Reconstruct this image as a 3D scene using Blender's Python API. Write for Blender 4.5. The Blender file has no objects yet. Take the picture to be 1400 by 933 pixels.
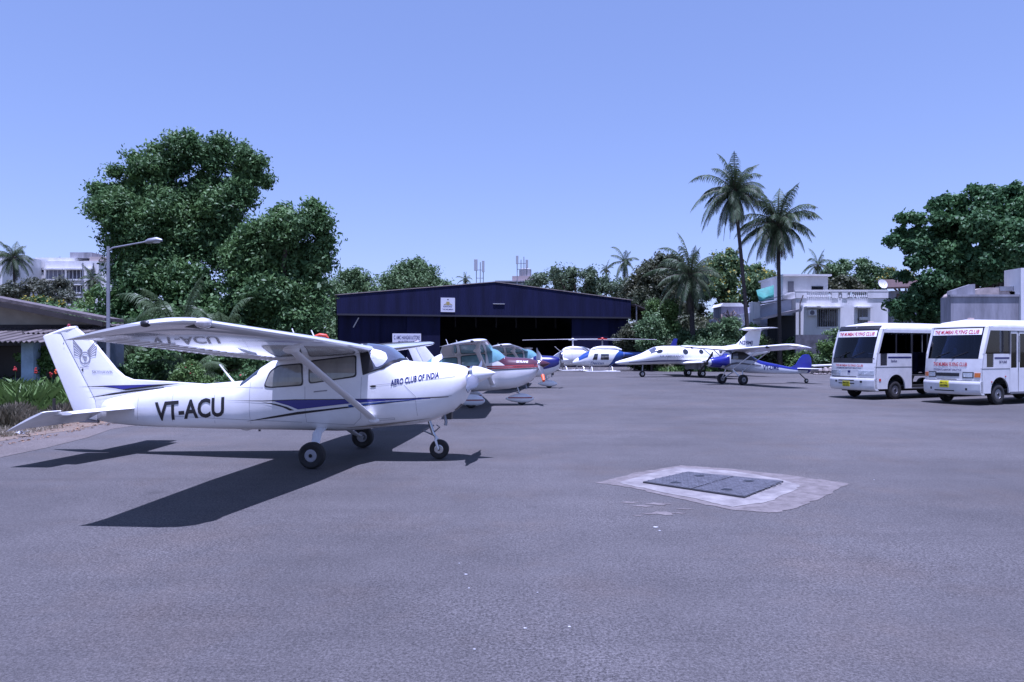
import bpy, bmesh, math, random
import numpy as np
from mathutils import Vector, Matrix
sc = bpy.context.scene
COL = sc.collection
R = math.radians
F, H, HOR = 980.0, 1.88, 481.0      # focal length in photo pixels, eye height, horizon row

# ---------------------------------------------------------------- camera
cam = bpy.data.cameras.new('camera'); co = bpy.data.objects.new('camera', cam); COL.objects.link(co)
co.location = (0, 0, H); co.rotation_euler = (R(90), 0, 0)
cam.sensor_width = 36; cam.lens = 36*F/1400; cam.shift_y = (HOR-466.5)/1400
cam.clip_start = .1; cam.clip_end = 6000
sc.camera = co
# ---------------------------------------------------------------- sky and sun
SUN = Vector((.02, -.17, 1)).normalized()
el = math.asin(SUN.z); az = math.atan2(SUN.x, SUN.y)
w = bpy.data.worlds.new('World'); sc.world = w; w.use_nodes = True
nt = w.node_tree; bg = nt.nodes['Background']
sky = nt.nodes.new('ShaderNodeTexSky'); sky.sky_type = 'NISHITA'; sky.sun_disc = False
sky.sun_elevation = el; sky.sun_rotation = az; sky.air_density = 1.0; sky.dust_density = .3; sky.ozone_density = 1.5
tint = nt.nodes.new('ShaderNodeMix'); tint.data_type = 'RGBA'; tint.blend_type = 'MULTIPLY'; tint.inputs[0].default_value = 1
tint.inputs[7].default_value = (.87, .97, 1.60, 1)
gm = nt.nodes.new('ShaderNodeGamma'); gm.inputs[1].default_value = .62; nt.links.new(sky.outputs[0], gm.inputs[0]); nt.links.new(gm.outputs[0], tint.inputs[6]); nt.links.new(tint.outputs[2], bg.inputs[0])
bg.inputs[1].default_value = .118
sl = bpy.data.lights.new('sun', 'SUN'); sl.energy = 5; sl.angle = R(.53); sl.color = (.80, .82, 1.27)
so = bpy.data.objects.new('sun', sl); COL.objects.link(so)
so.rotation_euler = (-SUN).to_track_quat('-Z', 'Y').to_euler()
sc.view_settings.view_transform = 'Standard'; sc.view_settings.look = 'None'
sc.view_settings.exposure = 1.0; sc.view_settings.gamma = 1

# ---------------------------------------------------------------- materials
MATS = {}
def mat(name, col, rough=.6, metal=0, spec=.5, var=.0, vs=3.0, bump=0, bs=30, coat=0, col2=None, island=0, stretch=None, sub=0):
    if name in MATS: return MATS[name]
    m = bpy.data.materials.new(name); m.use_nodes = True; n = m.node_tree; p = n.nodes['Principled BSDF']
    L = n.links.new
    p.inputs['Roughness'].default_value = rough; p.inputs['Metallic'].default_value = metal
    p.inputs['Specular IOR Level'].default_value = spec; p.inputs['Coat Weight'].default_value = coat
    c = tuple(col)+(1,)
    p.inputs['Base Color'].default_value = c
    tc = n.nodes.new('ShaderNodeTexCoord'); mp = n.nodes.new('ShaderNodeMapping'); L(tc.outputs['Object'], mp.inputs[0])
    if stretch: mp.inputs['Scale'].default_value = stretch
    if var or col2:
        nz = n.nodes.new('ShaderNodeTexNoise'); nz.inputs['Scale'].default_value = vs; nz.inputs['Detail'].default_value = 6; nz.inputs['Roughness'].default_value = .65
        L(mp.outputs[0], nz.inputs[0])
        cr = n.nodes.new('ShaderNodeValToRGB'); cr.color_ramp.elements[0].position = .32; cr.color_ramp.elements[1].position = .68
        a = tuple(max(0, x*(1-var)) for x in col)+(1,)
        b = (tuple(col2)+(1,)) if col2 else tuple(x*(1+var) for x in col)+(1,)
        cr.color_ramp.elements[0].color = a; cr.color_ramp.elements[1].color = b
        L(nz.outputs[0], cr.inputs[0]); src = cr.outputs[0]
        if island:
            g = n.nodes.new('ShaderNodeNewGeometry'); mr = n.nodes.new('ShaderNodeMapRange'); mr.inputs[3].default_value = 1-island; mr.inputs[4].default_value = 1+island
            L(g.outputs['Random Per Island'], mr.inputs[0])
            mx = n.nodes.new('ShaderNodeMix'); mx.data_type = 'RGBA'; mx.blend_type = 'MULTIPLY'; mx.inputs[0].default_value = 1
            L(src, mx.inputs[6]); L(mr.outputs[0], mx.inputs[7]); src = mx.outputs[2]
        L(src, p.inputs['Base Color'])
    if bump:
        nb = n.nodes.new('ShaderNodeTexNoise'); nb.inputs['Scale'].default_value = bs; nb.inputs['Detail'].default_value = 4
        L(mp.outputs[0], nb.inputs[0]); bu = n.nodes.new('ShaderNodeBump'); bu.inputs['Strength'].default_value = bump; bu.inputs['Distance'].default_value = .02
        L(nb.outputs[0], bu.inputs['Height']); L(bu.outputs[0], p.inputs['Normal'])
    MATS[name] = m
    return m
def glassmat(name, tintc, alpha):
    m = bpy.data.materials.new(name); m.use_nodes = True; n = m.node_tree; n.nodes.clear(); L = n.links.new
    o = n.nodes.new('ShaderNodeOutputMaterial'); t = n.nodes.new('ShaderNodeBsdfTransparent'); t.inputs[0].default_value = tuple(tintc)+(1,)
    g = n.nodes.new('ShaderNodeBsdfGlossy'); g.inputs['Roughness'].default_value = .03; g.inputs[0].default_value = (.9, .9, .9, 1)
    fr = n.nodes.new('ShaderNodeFresnel'); fr.inputs[0].default_value = 1.5; mx = n.nodes.new('ShaderNodeMixShader')
    L(fr.outputs[0], mx.inputs[0]); L(t.outputs[0], mx.inputs[1]); L(g.outputs[0], mx.inputs[2]); L(mx.outputs[0], o.inputs[0])
    MATS[name] = m; return m

WHITE = mat('white aircraft paint', (.74, .74, .74), .28, var=.05, vs=2.5, bump=.06, bs=4, coat=.3)
WHITEG = mat('polished white wing paint', (.72, .72, .72), .12, var=.05, vs=2.0, bump=.02, bs=2.5, coat=1.0)
BUSW = mat('white bus paint', (.62, .62, .62), .35, var=.09, vs=2.5, coat=.2, bump=.08, bs=3)
NAVY = mat('navy paint', (.007, .009, .10), .3, coat=.3, var=.1)
STRB = mat('stripe blue', (.018, .022, .20), .3, coat=.3)
BLUE = mat('bright blue paint', (.008, .012, .17), .3, coat=.3, var=.1)
MIDB = mat('mid blue paint', (.015, .06, .24), .3, coat=.3, var=.1)
MAROON = mat('maroon paint', (.075, .022, .035), .3, coat=.3, var=.1)
REDL = mat('red stripe paint', (.28, .045, .05), .35)
RED = mat('red paint', (.50, .03, .02), .4)
ORANGE = mat('orange paint', (.8, .12, .04), .4)
BLACK = mat('black paint', (.012, .012, .014), .4)
GREYD = mat('dark grey line', (.10, .10, .12), .5)
LINE = mat('panel line grey', (.33, .33, .35), .5)
LOGO = mat('logo grey', (.26, .26, .30), .5)
RUBBER = mat('tyre rubber', (.017, .016, .016), .8, var=.3, vs=10)
METAL = mat('bare metal', (.45, .46, .48), .25, 1, var=.1)
DMETAL = mat('dull metal', (.25, .25, .27), .45, .8, var=.15)
CURT = mat('curtained window', (.20, .195, .17), .08, var=.14, vs=2.2, coat=1, stretch=(3, 3, .6))
GLASSD = mat('dark windscreen', (.015, .016, .02), .05, coat=1, spec=.8)
GLASSG = mat('grey windscreen', (.07, .08, .11), .08, coat=1, var=.3, vs=2)
SHADE = mat('silver sun shade', (.62, .63, .68), .22, .35, bump=.8, bs=7, var=.1)
TEAL = mat('teal tinted window', (.12, .27, .30), .06, coat=1, var=.25, vs=3)
TANK = mat('clear lamp cover', (.65, .6, .6), .15, coat=1, var=.25, vs=9)

# ---------------------------------------------------------------- mesh helpers
def link(name, me, m=None, parent=None, smooth=False):
    o = bpy.data.objects.new(name, me); COL.objects.link(o)
    if m is not None:
        for mm in (m if isinstance(m, (list, tuple)) else [m]): me.materials.append(mm)
    if parent: o.parent = parent
    if smooth:
        me.polygons.foreach_set('use_smooth', [True]*len(me.polygons))
    return o
class MB:
    def __init__(s): s.v = []; s.f = []; s.mi = []
    def add(s, vs, fs, mi=0):
        b = len(s.v); s.v += [tuple(v) for v in vs]; s.f += [tuple(b+i for i in f) for f in fs]; s.mi += [mi]*len(fs); return s
    def box(s, x0, x1, y0, y1, z0, z1, mi=0, M=None):
        vs = [(x, y, z) for z in (z0, z1) for y in (y0, y1) for x in (x0, x1)]
        if M is not None: vs = [tuple(M @ Vector(v)) for v in vs]
        return s.add(vs, [(0, 2, 3, 1), (4, 5, 7, 6), (0, 1, 5, 4), (1, 3, 7, 5), (3, 2, 6, 7), (2, 0, 4, 6)], mi)
    def tube(s, pts, rs, n=8, cap=True, mi=0, flat=1.0):
        pts = [Vector(p) for p in pts]
        if not isinstance(rs, (list, tuple)): rs = [rs]*len(pts)
        rings = []
        for i, p in enumerate(pts):
            d = (pts[min(i+1, len(pts)-1)]-pts[max(i-1, 0)]).normalized()
            a = Vector((0, 0, 1)) if abs(d.z) < .9 else Vector((1, 0, 0))
            u = d.cross(a).normalized(); v = d.cross(u)
            rings.append([p+u*rs[i]*flat*math.cos(2*math.pi*k/n)+v*rs[i]*math.sin(2*math.pi*k/n) for k in range(n)])
        return s.rings(rings, cap, mi)
    def rings(s, rings, cap=True, mi=0, close=True):
        n = len(rings[0]); b = [v for r in rings for v in r]; fs = []
        for i in range(len(rings)-1):
            for k in range(n if close else n-1):
                fs.append((i*n+k, i*n+(k+1) % n, (i+1)*n+(k+1) % n, (i+1)*n+k))
        if cap: fs.append(tuple(range(n))[::-1]); fs.append(tuple((len(rings)-1)*n+k for k in range(n)))
        return s.add(b, fs, mi)
    def lathe(s, prof, c, axis, n=24, mi=0):
        axis = Vector(axis).normalized(); a = Vector((0, 0, 1)) if abs(axis.z) < .9 else Vector((1, 0, 0))
        u = axis.cross(a).normalized(); v = axis.cross(u); c = Vector(c)
        return s.rings([[c+axis*h+(u*math.cos(2*math.pi*k/n)+v*math.sin(2*math.pi*k/n))*max(r, 1e-4) for k in range(n)] for h, r in prof], True, mi)
    def prism(s, poly, ext, mi=0):
        # poly: 3d points, ext: vector
        e = Vector(ext); a = [Vector(p) for p in poly]; b = [p+e for p in a]; n = len(a)
        return s.add(a+b, [tuple(range(n))[::-1], tuple(range(n, 2*n))]+[(i, (i+1) % n, (i+1) % n+n, i+n) for i in range(n)], mi)
    def sphere(s, c, r, n=12, m=8, mi=0):
        if not isinstance(r, (list, tuple)): r = (r, r, r)
        rings = [[(c[0]+r[0]*math.sin(t)*math.cos(2*math.pi*k/n), c[1]+r[1]*math.sin(t)*math.sin(2*math.pi*k/n), c[2]+r[2]*math.cos(t)) for k in range(n)] for t in [max(.02, min(math.pi-.02, math.pi*i/m)) for i in range(m+1)]]
        return s.rings(rings, True, mi)
    def build(s, name, m=None, parent=None, smooth=False, bevel=0, xf=None):
        me = bpy.data.meshes.new(name)
        v = s.v if xf is None else [tuple(xf(p)) for p in s.v]
        me.from_pydata(v, [], s.f); me.update()
        o = link(name, me, m, parent)
        if any(s.mi): me.polygons.foreach_set('material_index', s.mi)
        bm = bmesh.new(); bm.from_mesh(me); bmesh.ops.recalc_face_normals(bm, faces=bm.faces)
        if bevel:
            bmesh.ops.bevel(bm, geom=[e for e in bm.edges if len(e.link_faces) == 2 and e.calc_face_angle(0) > .5], offset=bevel, segments=2, affect='EDGES', profile=.6)
        if smooth:
            for f in bm.faces: f.smooth = True
            for e in bm.edges:
                if len(e.link_faces) == 2 and e.calc_face_angle(0) > .7: e.smooth = False
        bm.to_mesh(me); bm.free()
        return o
def thing(name, label, cat, loc=(0, 0, 0), rz=0, group=None):
    o = bpy.data.objects.new(name, None); COL.objects.link(o); o.location = loc; o.rotation_euler = (0, 0, rz); o.empty_display_size = .2
    o['label'] = label; o['category'] = cat
    if group: o['group'] = group
    return o
def tag(o, label, cat, group=None, kind=None):
    o['label'] = label; o['category'] = cat
    if group: o['group'] = group
    if kind: o['kind'] = kind
    return o
def struct(o): o['kind'] = 'structure'; return o
def copy_tree(o, parent=None):
    c = o.copy(); COL.objects.link(c)
    if parent: c.parent = parent
    for ch in list(o.children): copy_tree(ch, c)
    return c
def at(px, py, Y): return Vector(((px-700)/F*Y, Y, H+(HOR-py)/F*Y))
def gnd(px, py): Y = H*F/(py-HOR); return Vector(((px-700)/F*Y, Y, 0))

def text2d(s, size, bold=.0, shear=0, sx=1.0, align='LEFT'):
    cu = bpy.data.curves.new('t', 'FONT'); cu.body = s; cu.size = size; cu.offset = bold*size; cu.shear = shear; cu.align_x = align; cu.resolution_u = 3
    o = bpy.data.objects.new('t', cu); COL.objects.link(o)
    dg = bpy.context.evaluated_depsgraph_get(); me = bpy.data.meshes.new_from_object(o.evaluated_get(dg))
    bpy.data.objects.remove(o); bm = bmesh.new(); bm.from_mesh(me); bpy.data.meshes.remove(me)
    for v in bm.verts: v.co.x *= sx
    return bm
def poly2d(pts, bm=None):
    bm = bm or bmesh.new(); bm.faces.new([bm.verts.new((p[0], p[1], 0)) for p in pts]); return bm
def grid_cut(bm, step):
    if not bm.verts: return
    for ax in (0, 1):
        lo = min(v.co[ax] for v in bm.verts); hi = max(v.co[ax] for v in bm.verts); n = int((hi-lo)/step)
        for i in range(1, n+1):
            c = [0, 0, 0]; c[ax] = lo+i*step; no = [0, 0, 0]; no[ax] = 1
            bmesh.ops.bisect_plane(bm, geom=bm.verts[:]+bm.edges[:]+bm.faces[:], plane_co=c, plane_no=no)
def decal(name, bm, fn, m, parent, cut=.08):
    """2D mesh -> wrapped on a surface by fn(u, v)"""
    bmesh.ops.triangulate(bm, faces=bm.faces[:])
    if cut: grid_cut(bm, cut)
    for v in bm.verts: v.co = Vector(fn(v.co.x, v.co.y))
    bmesh.ops.recalc_face_normals(bm, faces=bm.faces)
    me = bpy.data.meshes.new(name); bm.to_mesh(me); bm.free()
    return link(name, me, m, parent)

class Loft:
    """body of superellipse sections along x: rows (x, halfwidth, ztop, zbottom, exponent)"""
    def __init__(s, rows, ycen=0):
        s.r = sorted(rows); s.x = np.array([r[0] for r in s.r]); s.yc = ycen
        s.d = []
        A = np.array(s.r, float)
        for j in range(1, 5):
            y = A[:, j]; h = np.diff(s.x); dl = np.diff(y)/h; m = np.zeros(len(y)); m[0] = dl[0]; m[-1] = dl[-1]
            for i in range(1, len(y)-1):
                if dl[i-1]*dl[i] > 0:
                    w1 = 2*h[i]+h[i-1]; w2 = h[i]+2*h[i-1]; m[i] = (w1+w2)/(w1/dl[i-1]+w2/dl[i])
            s.d.append((y, m))
    def ev(s, x):
        i = int(np.clip(np.searchsorted(s.x, x)-1, 0, len(s.x)-2)); h = s.x[i+1]-s.x[i]; t = min(1, max(0, (x-s.x[i])/h)); out = []
        for y, m in s.d:
            out.append(y[i]*(2*t**3-3*t*t+1)+m[i]*h*(t**3-2*t*t+t)+y[i+1]*(-2*t**3+3*t*t)+m[i+1]*h*(t**3-t*t))
        return out
    def pt(s, x, th, off=0):
        w, zt, zb, n = s.ev(x); c, q = math.cos(th), math.sin(th); zc = (zt+zb)/2; h = (zt-zb)/2; w += off; h += off
        return Vector((x, s.yc+w*math.copysign(abs(c)**(2/n), c), zc+h*math.copysign(abs(q)**(2/n), q)))
    def side(s, x, z, sgn=-1, off=.006):
        w, zt, zb, n = s.ev(x); zc = (zt+zb)/2; h = (zt-zb)/2; v = min(.995, abs((z-zc)/h))
        y = w*(1-v**n)**(1/n)
        # slope dependent offset
        return Vector((x, s.yc+sgn*(y+off*(1+1.5*v**3)), z))
    def mesh(s, name, xs, m, parent, nn=40, mi=None, mats=None, xf=None):
        mb = MB(); rings = [[s.pt(x, 2*math.pi*k/nn) for k in range(nn)] for x in xs]
        mb.rings(rings)
        o = mb.build(name, m, parent, smooth=True, xf=xf)
        return o
    def patch(s, name, th0, th1, xa, xb, m, parent, off=.005, nt=30, nx=8, xf=None):
        mb = MB(); vs = []
        for i in range(nt+1):
            t = i/nt; th = th0+(th1-th0)*t; a, b = xa(th), xb(th)
            for j in range(nx+1):
                vs.append(s.pt(a+(b-a)*j/nx, th, off))
        fs = [(i*(nx+1)+j, i*(nx+1)+j+1, (i+1)*(nx+1)+j+1, (i+1)*(nx+1)+j) for i in range(nt) for j in range(nx)]
        mb.add(vs, fs); return mb.build(name, m, parent, smooth=True, xf=xf)

def naca(t, th, cam=.02):
    yt = 5*th*(.2969*math.sqrt(max(t, 0))-.126*t-.3516*t*t+.2843*t**3-.1015*t**4)
    yc = cam/.16*(.8*t-t*t) if t < .4 else cam/.36*(.2+.8*t-t*t)
    return yc+yt, yc-yt
class Wing:
    """rows (y, xle, zle, xte, zte, thickness ratio); y monotone"""
    def __init__(s, rows): s.r = sorted(rows)
    def row(s, y):
        r = s.r; i = 0
        while i < len(r)-2 and y > r[i+1][0]: i += 1
        t = (y-r[i][0])/(r[i+1][0]-r[i][0]); t = min(1, max(0, t))
        return [a+(b-a)*t for a, b in zip(r[i], r[i+1])]
    def pt(s, y, t, up, off=0):
        _, xl, zl, xt, zt, th = s.row(y); u, l = naca(t, th); ch = math.hypot(xt-xl, zt-zl)
        z = zl+(zt-zl)*t+(u+off/ch if up else l-off/ch)*ch
        return Vector((xl+(xt-xl)*t, y, z))
    def mesh(s, name, ys, t0, t1, m, parent, nt=14, xf=None):
        ts = [t0+(t1-t0)*(1-math.cos(math.pi/2*i/nt)) if t0 == 0 else t0+(t1-t0)*i/nt for i in range(nt+1)]
        rings = [[s.pt(y, t, True) for t in ts[::-1]]+[s.pt(y, t, False) for t in (ts[1:] if t0 == 0 else ts)] for y in ys]
        return MB().rings(rings).build(name, m, parent, smooth=True, xf=xf)
def lin(a, b, n): return [a+(b-a)*i/(n-1) for i in range(n)]
# ================================================================ high wing light aircraft
FUS = [(-4.62, .035, 1.02, .60, 2.2), (-4.3, .08, 1.07, .55, 2.2), (-3.94, .12, 1.12, .52, 2.3), (-3.0, .25, 1.25, .49, 2.5), (-2.0, .40, 1.335, .48, 2.7), (-1.75, .43, 1.36, .48, 2.8), (-1.39, .47, 1.60, .482, 2.9),
       (-1.0, .51, 1.80, .483, 3.0), (-.5, .545, 1.90, .483, 3.2), (0, .56, 1.96, .482, 3.2), (.47, .56, 2.015, .51, 3.2), (.70, .555, 2.00, .54, 3.1), (.9, .545, 1.95, .56, 3.0), (1.06, .54, 1.84, .58, 2.9), (1.2, .53, 1.725, .592, 2.8), (1.34, .52, 1.705, .605, 2.7),
       (1.54, .50, 1.695, .635, 2.6), (1.9, .45, 1.685, .76, 2.5), (2.12, .40, 1.655, .87, 2.4), (2.25, .34, 1.62, 1.0, 2.3), (2.33, .27, 1.57, 1.14, 2.2), (2.37, .19, 1.53, 1.25, 2.1)]
def wheel(name, parent, c, r, wd, lat, hub=METAL, tyre=True):
    """wheel > tyre mesh with rim child; axis across"""
    ax = Vector(lat).normalized()
    prof = [(-wd*.38, r*.45), (-wd*.5, r*.62), (-wd*.5, r*.85), (-wd*.36, r*.97), (0, r), (wd*.36, r*.97), (wd*.5, r*.85), (wd*.5, r*.62), (wd*.38, r*.45)]
    t = MB().lathe(prof, c, ax, 28).build(name, RUBBER, parent, smooth=True)
    MB().lathe([(-wd*.40, r*.47), (-wd*.42, r*.40), (-wd*.30, r*.36), (-wd*.30, r*.16), (-wd*.44, r*.14), (wd*.44, r*.14), (wd*.30, r*.16), (wd*.30, r*.36), (wd*.42, r*.40), (wd*.40, r*.47)], c, ax, 22).build('rim', hub, t, smooth=True)
    MB().lathe([(-wd*.46, r*.14), (-wd*.46, r*.02)], c, ax, 14).lathe([(wd*.46, r*.14), (wd*.46, r*.02)], c, ax, 14).build('hub_cap', BLACK, t)
    return t
def aircraft(loc, yaw, label, group, scheme, pitch=0.):
    T = thing('light_aircraft', label, 'aeroplane', (loc[0], loc[1], .004), R(yaw), group)
    cp, sp = math.cos(R(pitch)), math.sin(R(pitch))
    def xf(p):
        x, y, z = p; z -= .5
        return Vector((cp*x-sp*z, y, sp*x+cp*z+.5))
    P = scheme; fu = Loft(FUS)
    xs = sorted(set([r[0] for r in FUS]+lin(-4.62, 2.37, 60)))
    body = fu.mesh('fuselage', xs, WHITE, T, 44, xf=xf)
    S = lambda sg, off=.006: (lambda u, v: xf(fu.side(u, v, sg, off)))
    # ---- windows
    wmat = P['glass']; shades = P['name'] == 'blue'
    def rpoly(pts, rad=.06):
        out = []; n = len(pts)
        for i in range(n):
            p = Vector(pts[i]); a = (Vector(pts[i-1])-p).normalized(); b = (Vector(pts[(i+1) % n])-p).normalized()
            for t in (0, .25, .5, .75, 1):
                q = p+a*rad*(1-t)**2+b*rad*t**2; out.append((q.x, q.y))
        return out
    front = [(-.33, 1.345), (.475, 1.47), (.455, 1.80), (-.345, 1.70)]
    rear = [(-1.17, 1.285), (-1.03, 1.27), (-.47, 1.315), (-.50, 1.66), (-.93, 1.62), (-1.07, 1.52)]
    def grow(pts, g):
        cx = sum(p[0] for p in pts)/len(pts); cz = sum(p[1] for p in pts)/len(pts)
        return [(p[0]+math.copysign(g, p[0]-cx), p[1]+math.copysign(g, p[1]-cz)) for p in pts]
    for sg in (-1, 1):
        for pts in (front, rear):
            fr = decal('window', poly2d(rpoly(grow(pts, .022))), S(sg, .006), BLACK, body)
            decal('pane', poly2d(rpoly(pts)), S(sg, .009), wmat, fr)
        # side glass joining the windscreen
    WB = lambda th: float(np.interp(math.degrees(min(th, math.pi-th)), [8, 12, 20, 34, 48, 62, 90], [.62, .76, .95, 1.05, 1.115, 1.17, 1.20]))
    WA = lambda th: float(np.interp(math.degrees(min(th, math.pi-th)), [8, 50, 90], [.60, .50, .50]))
    wg = fu.patch('windscreen', R(8), R(172), WA, WB, BLACK if P['name'] == 'blue' else wmat, body, .006, 60, 12, xf=xf)
    if shades:
        fu.patch('glass', R(13), R(167), lambda th: min(WB(th)-.05, float(np.interp(math.degrees(min(th, math.pi-th)), [13, 30, 55, 90], [.80, .74, .62, .54]))),
                 lambda th: WB(th)-.045, GLASSG, wg, .009, 50, 12, xf=xf)
        fu.patch('sun_shade', R(20), R(56), lambda th: float(np.interp(math.degrees(min(th, math.pi-th)), [20, 30, 56], [.82, .74, .62])), lambda th: WB(th)-float(np.interp(math.degrees(min(th, math.pi-th)), [20, 26, 45, 56], [.10, .06, .10, .2])), SHADE, wg, .014, 14, 8, xf=xf)
        fu.patch('sun_shade', R(180-56), R(180-20), lambda th: float(np.interp(math.degrees(min(th, math.pi-th)), [20, 30, 56], [.82, .74, .62])), lambda th: WB(th)-float(np.interp(math.degrees(min(th, math.pi-th)), [20, 26, 45, 56], [.10, .06, .10, .2])), SHADE, wg, .014, 14, 8, xf=xf)
    fu.patch('rear_window', R(42), R(138), lambda th: -1.70, lambda th: -1.36, GLASSD if shades else wmat, body, .006, 20, 5, xf=xf)
    # ---- registration, stripes
    def stripe(pts, m, nm='stripe', sg=-1, off=.005):
        decal(nm, poly2d(pts), S(sg, off), m, body, .12)
    if P['name'] == 'blue':
        for sg in (-1, 1):
            stripe([(-1.95, 1.018), (-1.2, 1.030), (-.6, 1.058), (1.4, 1.092), (2.05, 1.118), (2.05, 1.108), (1.4, 1.068), (.5, 1.052), (-.3, 1.040), (-.62, 1.030), (-1.2, 1.015)], BLACK, sg=sg)
            stripe([(-1.0, 1.026), (-.55, 1.046), (1.0, 1.072), (1.0, 1.045), (.4, 1.0), (.1, .965), (-.55, .885), (-.72, .950), (-.9, .995)], STRB, sg=sg, off=.007)
            stripe([(1.0, 1.068), (1.75, 1.093), (1.75, 1.083), (1.0, 1.047)], BLUE, sg=sg, off=.0075)
            stripe([(-1.55, .655), (-1.1, .745), (-.55, .845), (.0, .905), (.5, .965), (1.0, 1.015), (1.5, 1.066), (1.5, 1.060), (1.0, 1.000), (.5, .942), (.0, .875), (-.55, .80), (-1.1, .715)], BLACK, sg=sg)
            stripe([(-1.25, 1.008), (-.95, .975), (-.75, .925), (-.62, .870), (-.70, .862), (-.82, .915), (-1.0, .96)], BLACK, sg=sg)
            stripe([(.35, .93), (1.0, 1.018), (1.6, 1.072), (1.6, 1.08), (1.0, 1.034), (.35, .972)], MIDB, sg=sg, off=.0075)
        bm = text2d('VT-ACU', .46, .028, 0, .86)
        def tm(u, v):
            x = -3.37+u; z = .635+v+.085*u; return xf(fu.side(x, z, -1, .006))
        decal('registration', bm, tm, BLACK, body, .06)
        bm = text2d('AERO CLUB OF INDIA', .14, .026, 0, .80)
        bb = max(v.co.x for v in bm.verts)
        decal('lettering', bm, lambda u, v: xf(fu.side(1.085+u*.80/bb, 1.300+v+.128*u, -1, .006)), NAVY, body, .06)
        # panel lines, door outline, small fittings
        def pl(pts, wd=.006, m=LINE):
            for a, b in zip(pts, pts[1:]):
                dx, dz = b[0]-a[0], b[1]-a[1]; L = math.hypot(dx, dz); nx, nz = -dz/L*wd/2, dx/L*wd/2
                stripe([(a[0]+nx, a[1]+nz), (b[0]+nx, b[1]+nz), (b[0]-nx, b[1]-nz), (a[0]-nx, a[1]-nz)], m, 'panel_line', off=.0035)
        pl([(.72, 1.30), (1.2, 1.35), (1.95, 1.43), (2.15, 1.455)]); pl([(1.30, 1.32), (1.50, 1.12), (1.52, .68)])
        pl([(-.42, 1.28), (-.42, .66), (.40, .62), (.55, .75), (.58, 1.45)]); pl([(-2.9, 1.22), (-1.9, 1.25), (-1.2, 1.26)])
        pl([(1.54, 1.10), (2.10, 1.13)]); pl([(-1.45, 1.55), (-1.47, .50)]); pl([(-2.15, 1.30), (-2.17, .50)]); pl([(-3.02, 1.20), (-3.04, .51)]); pl([(-3.75, 1.08), (-3.77, .53)]); pl([(-3.0, .72), (-.5, .66)]); pl([(.62, .62), (1.30, .66)]); pl([(.85, .70), (1.12, .72), (1.12, .75), (.85, .73)]); pl([(1.17, 1.61), (1.29, 1.615), (1.29, 1.575), (1.17, 1.57), (1.17, 1.61)])
        stripe([(.72, 1.285), (.76, 1.305), (.82, 1.305), (.84, 1.29), (.81, 1.275), (.75, 1.272)], BLACK, 'vent')
        stripe([(-.26, 1.20), (-.02, 1.225), (-.02, 1.205), (-.26, 1.18)], DMETAL, 'door_handle')
        decal('oil_streak', poly2d([(1.50, .70), (1.75, .74), (1.2, .66), (.6, .585), (.2, .56), (.9, .60)]), S(-1, .003), mat('oily grime', (.30, .27, .24), .6, var=.3, vs=6), body, .08)
    elif P['name'] == 'maroon':
        for sg in (-1, 1):
            top = lin(-.6, 2.36, 26)
            fu_pts = [(x, 1.375 if x > .6 else 1.375-.1*(.6-x)) for x in top]
        fu.patch('cowl_paint', R(18), R(162), lambda th: .70, lambda th: 2.36, MAROON, body, .003, 40, 26, xf=xf)
        for sg in (-1, 1):
            stripe([(-4.2, .86), (0, 1.245), (2.34, 1.375), (2.34, 1.42), (0, 1.30), (-4.2, .90)], REDL, sg=sg)
            stripe([(-4.2, .92), (0, 1.32), (2.34, 1.435), (2.34, 1.475), (0, 1.37), (-4.2, .96)], REDL, sg=sg)
            stripe([(-4.2, .82), (0, 1.19), (2.34, 1.335), (2.34, 1.358), (0, 1.225), (-4.2, .84)], BLACK, sg=sg)
        bm = text2d('SKYLANE', .10, .02, .2)
        decal('lettering', bm, lambda u, v: xf(fu.side(1.55+u, 1.525+v, -1, .012)), WHITE, body, .06)
    else:
        fu.patch('cowl_paint', R(-12), R(192), lambda th: 1.0+.0*th, lambda th: 2.37, NAVY, body, .003, 40, 20, xf=xf)
        for sg in (-1, 1):
            stripe([(-4.2, .84), (0, 1.20), (1.0, 1.26), (1.0, 1.36), (0, 1.30), (-4.2, .90)], NAVY, sg=sg)
    # ---- cowl details
    MB().box(1.92, 2.04, -.12, .02, .70, .86).build('exhaust_stub', BLACK, body, bevel=.02, xf=xf)
    MB().tube([(1.92, -.12, .78), (1.95, -.14, .66), (1.94, -.15, .60)], .028, 8).build('exhaust_pipe', DMETAL, body, smooth=True, xf=xf)
    for sg in (-1, 1):
        fu.patch('air_inlet', R(90-62) if sg > 0 else R(90+22), R(90-22) if sg > 0 else R(90+62), lambda th: 2.335, lambda th: 2.369, BLACK, body, .003, 8, 3, xf=xf)
    fu.patch('lower_inlet', R(250), R(290), lambda th: 2.10, lambda th: 2.22, BLACK, body, .003, 8, 3, xf=xf)
    # ---- propeller
    AX = Vector((.995, 0, .09)).normalized()
    pc = Vector((2.43, 0, 1.475))
    prop = MB(); bl_ang = R(P['blade'])
    lat = Vector((0, math.cos(bl_ang), math.sin(bl_ang))); lat = (lat-AX*lat.dot(AX)).normalized(); oth = AX.cross(lat)
    for sg in (1, -1):
        rings = []
        for k in range(15):
            r = .06+k/14*.89; t = k/14; ch = (.09+.12*math.sin(math.pi*min(1, t*1.15+.1))) if t < .93 else .07; tw = R(62-48*t)*1; th = .028*(1-t)+.006
            cd = (oth*math.cos(tw)+AX*math.sin(tw)*sg) ; nd = cd.cross(lat).normalized()
            c = pc+lat*r*sg
            rings.append([c+cd*ch*math.cos(a)/1.6+nd*th*math.sin(a) for a in [2*math.pi*j/12 for j in range(12)]])
        prop.rings(rings)
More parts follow.
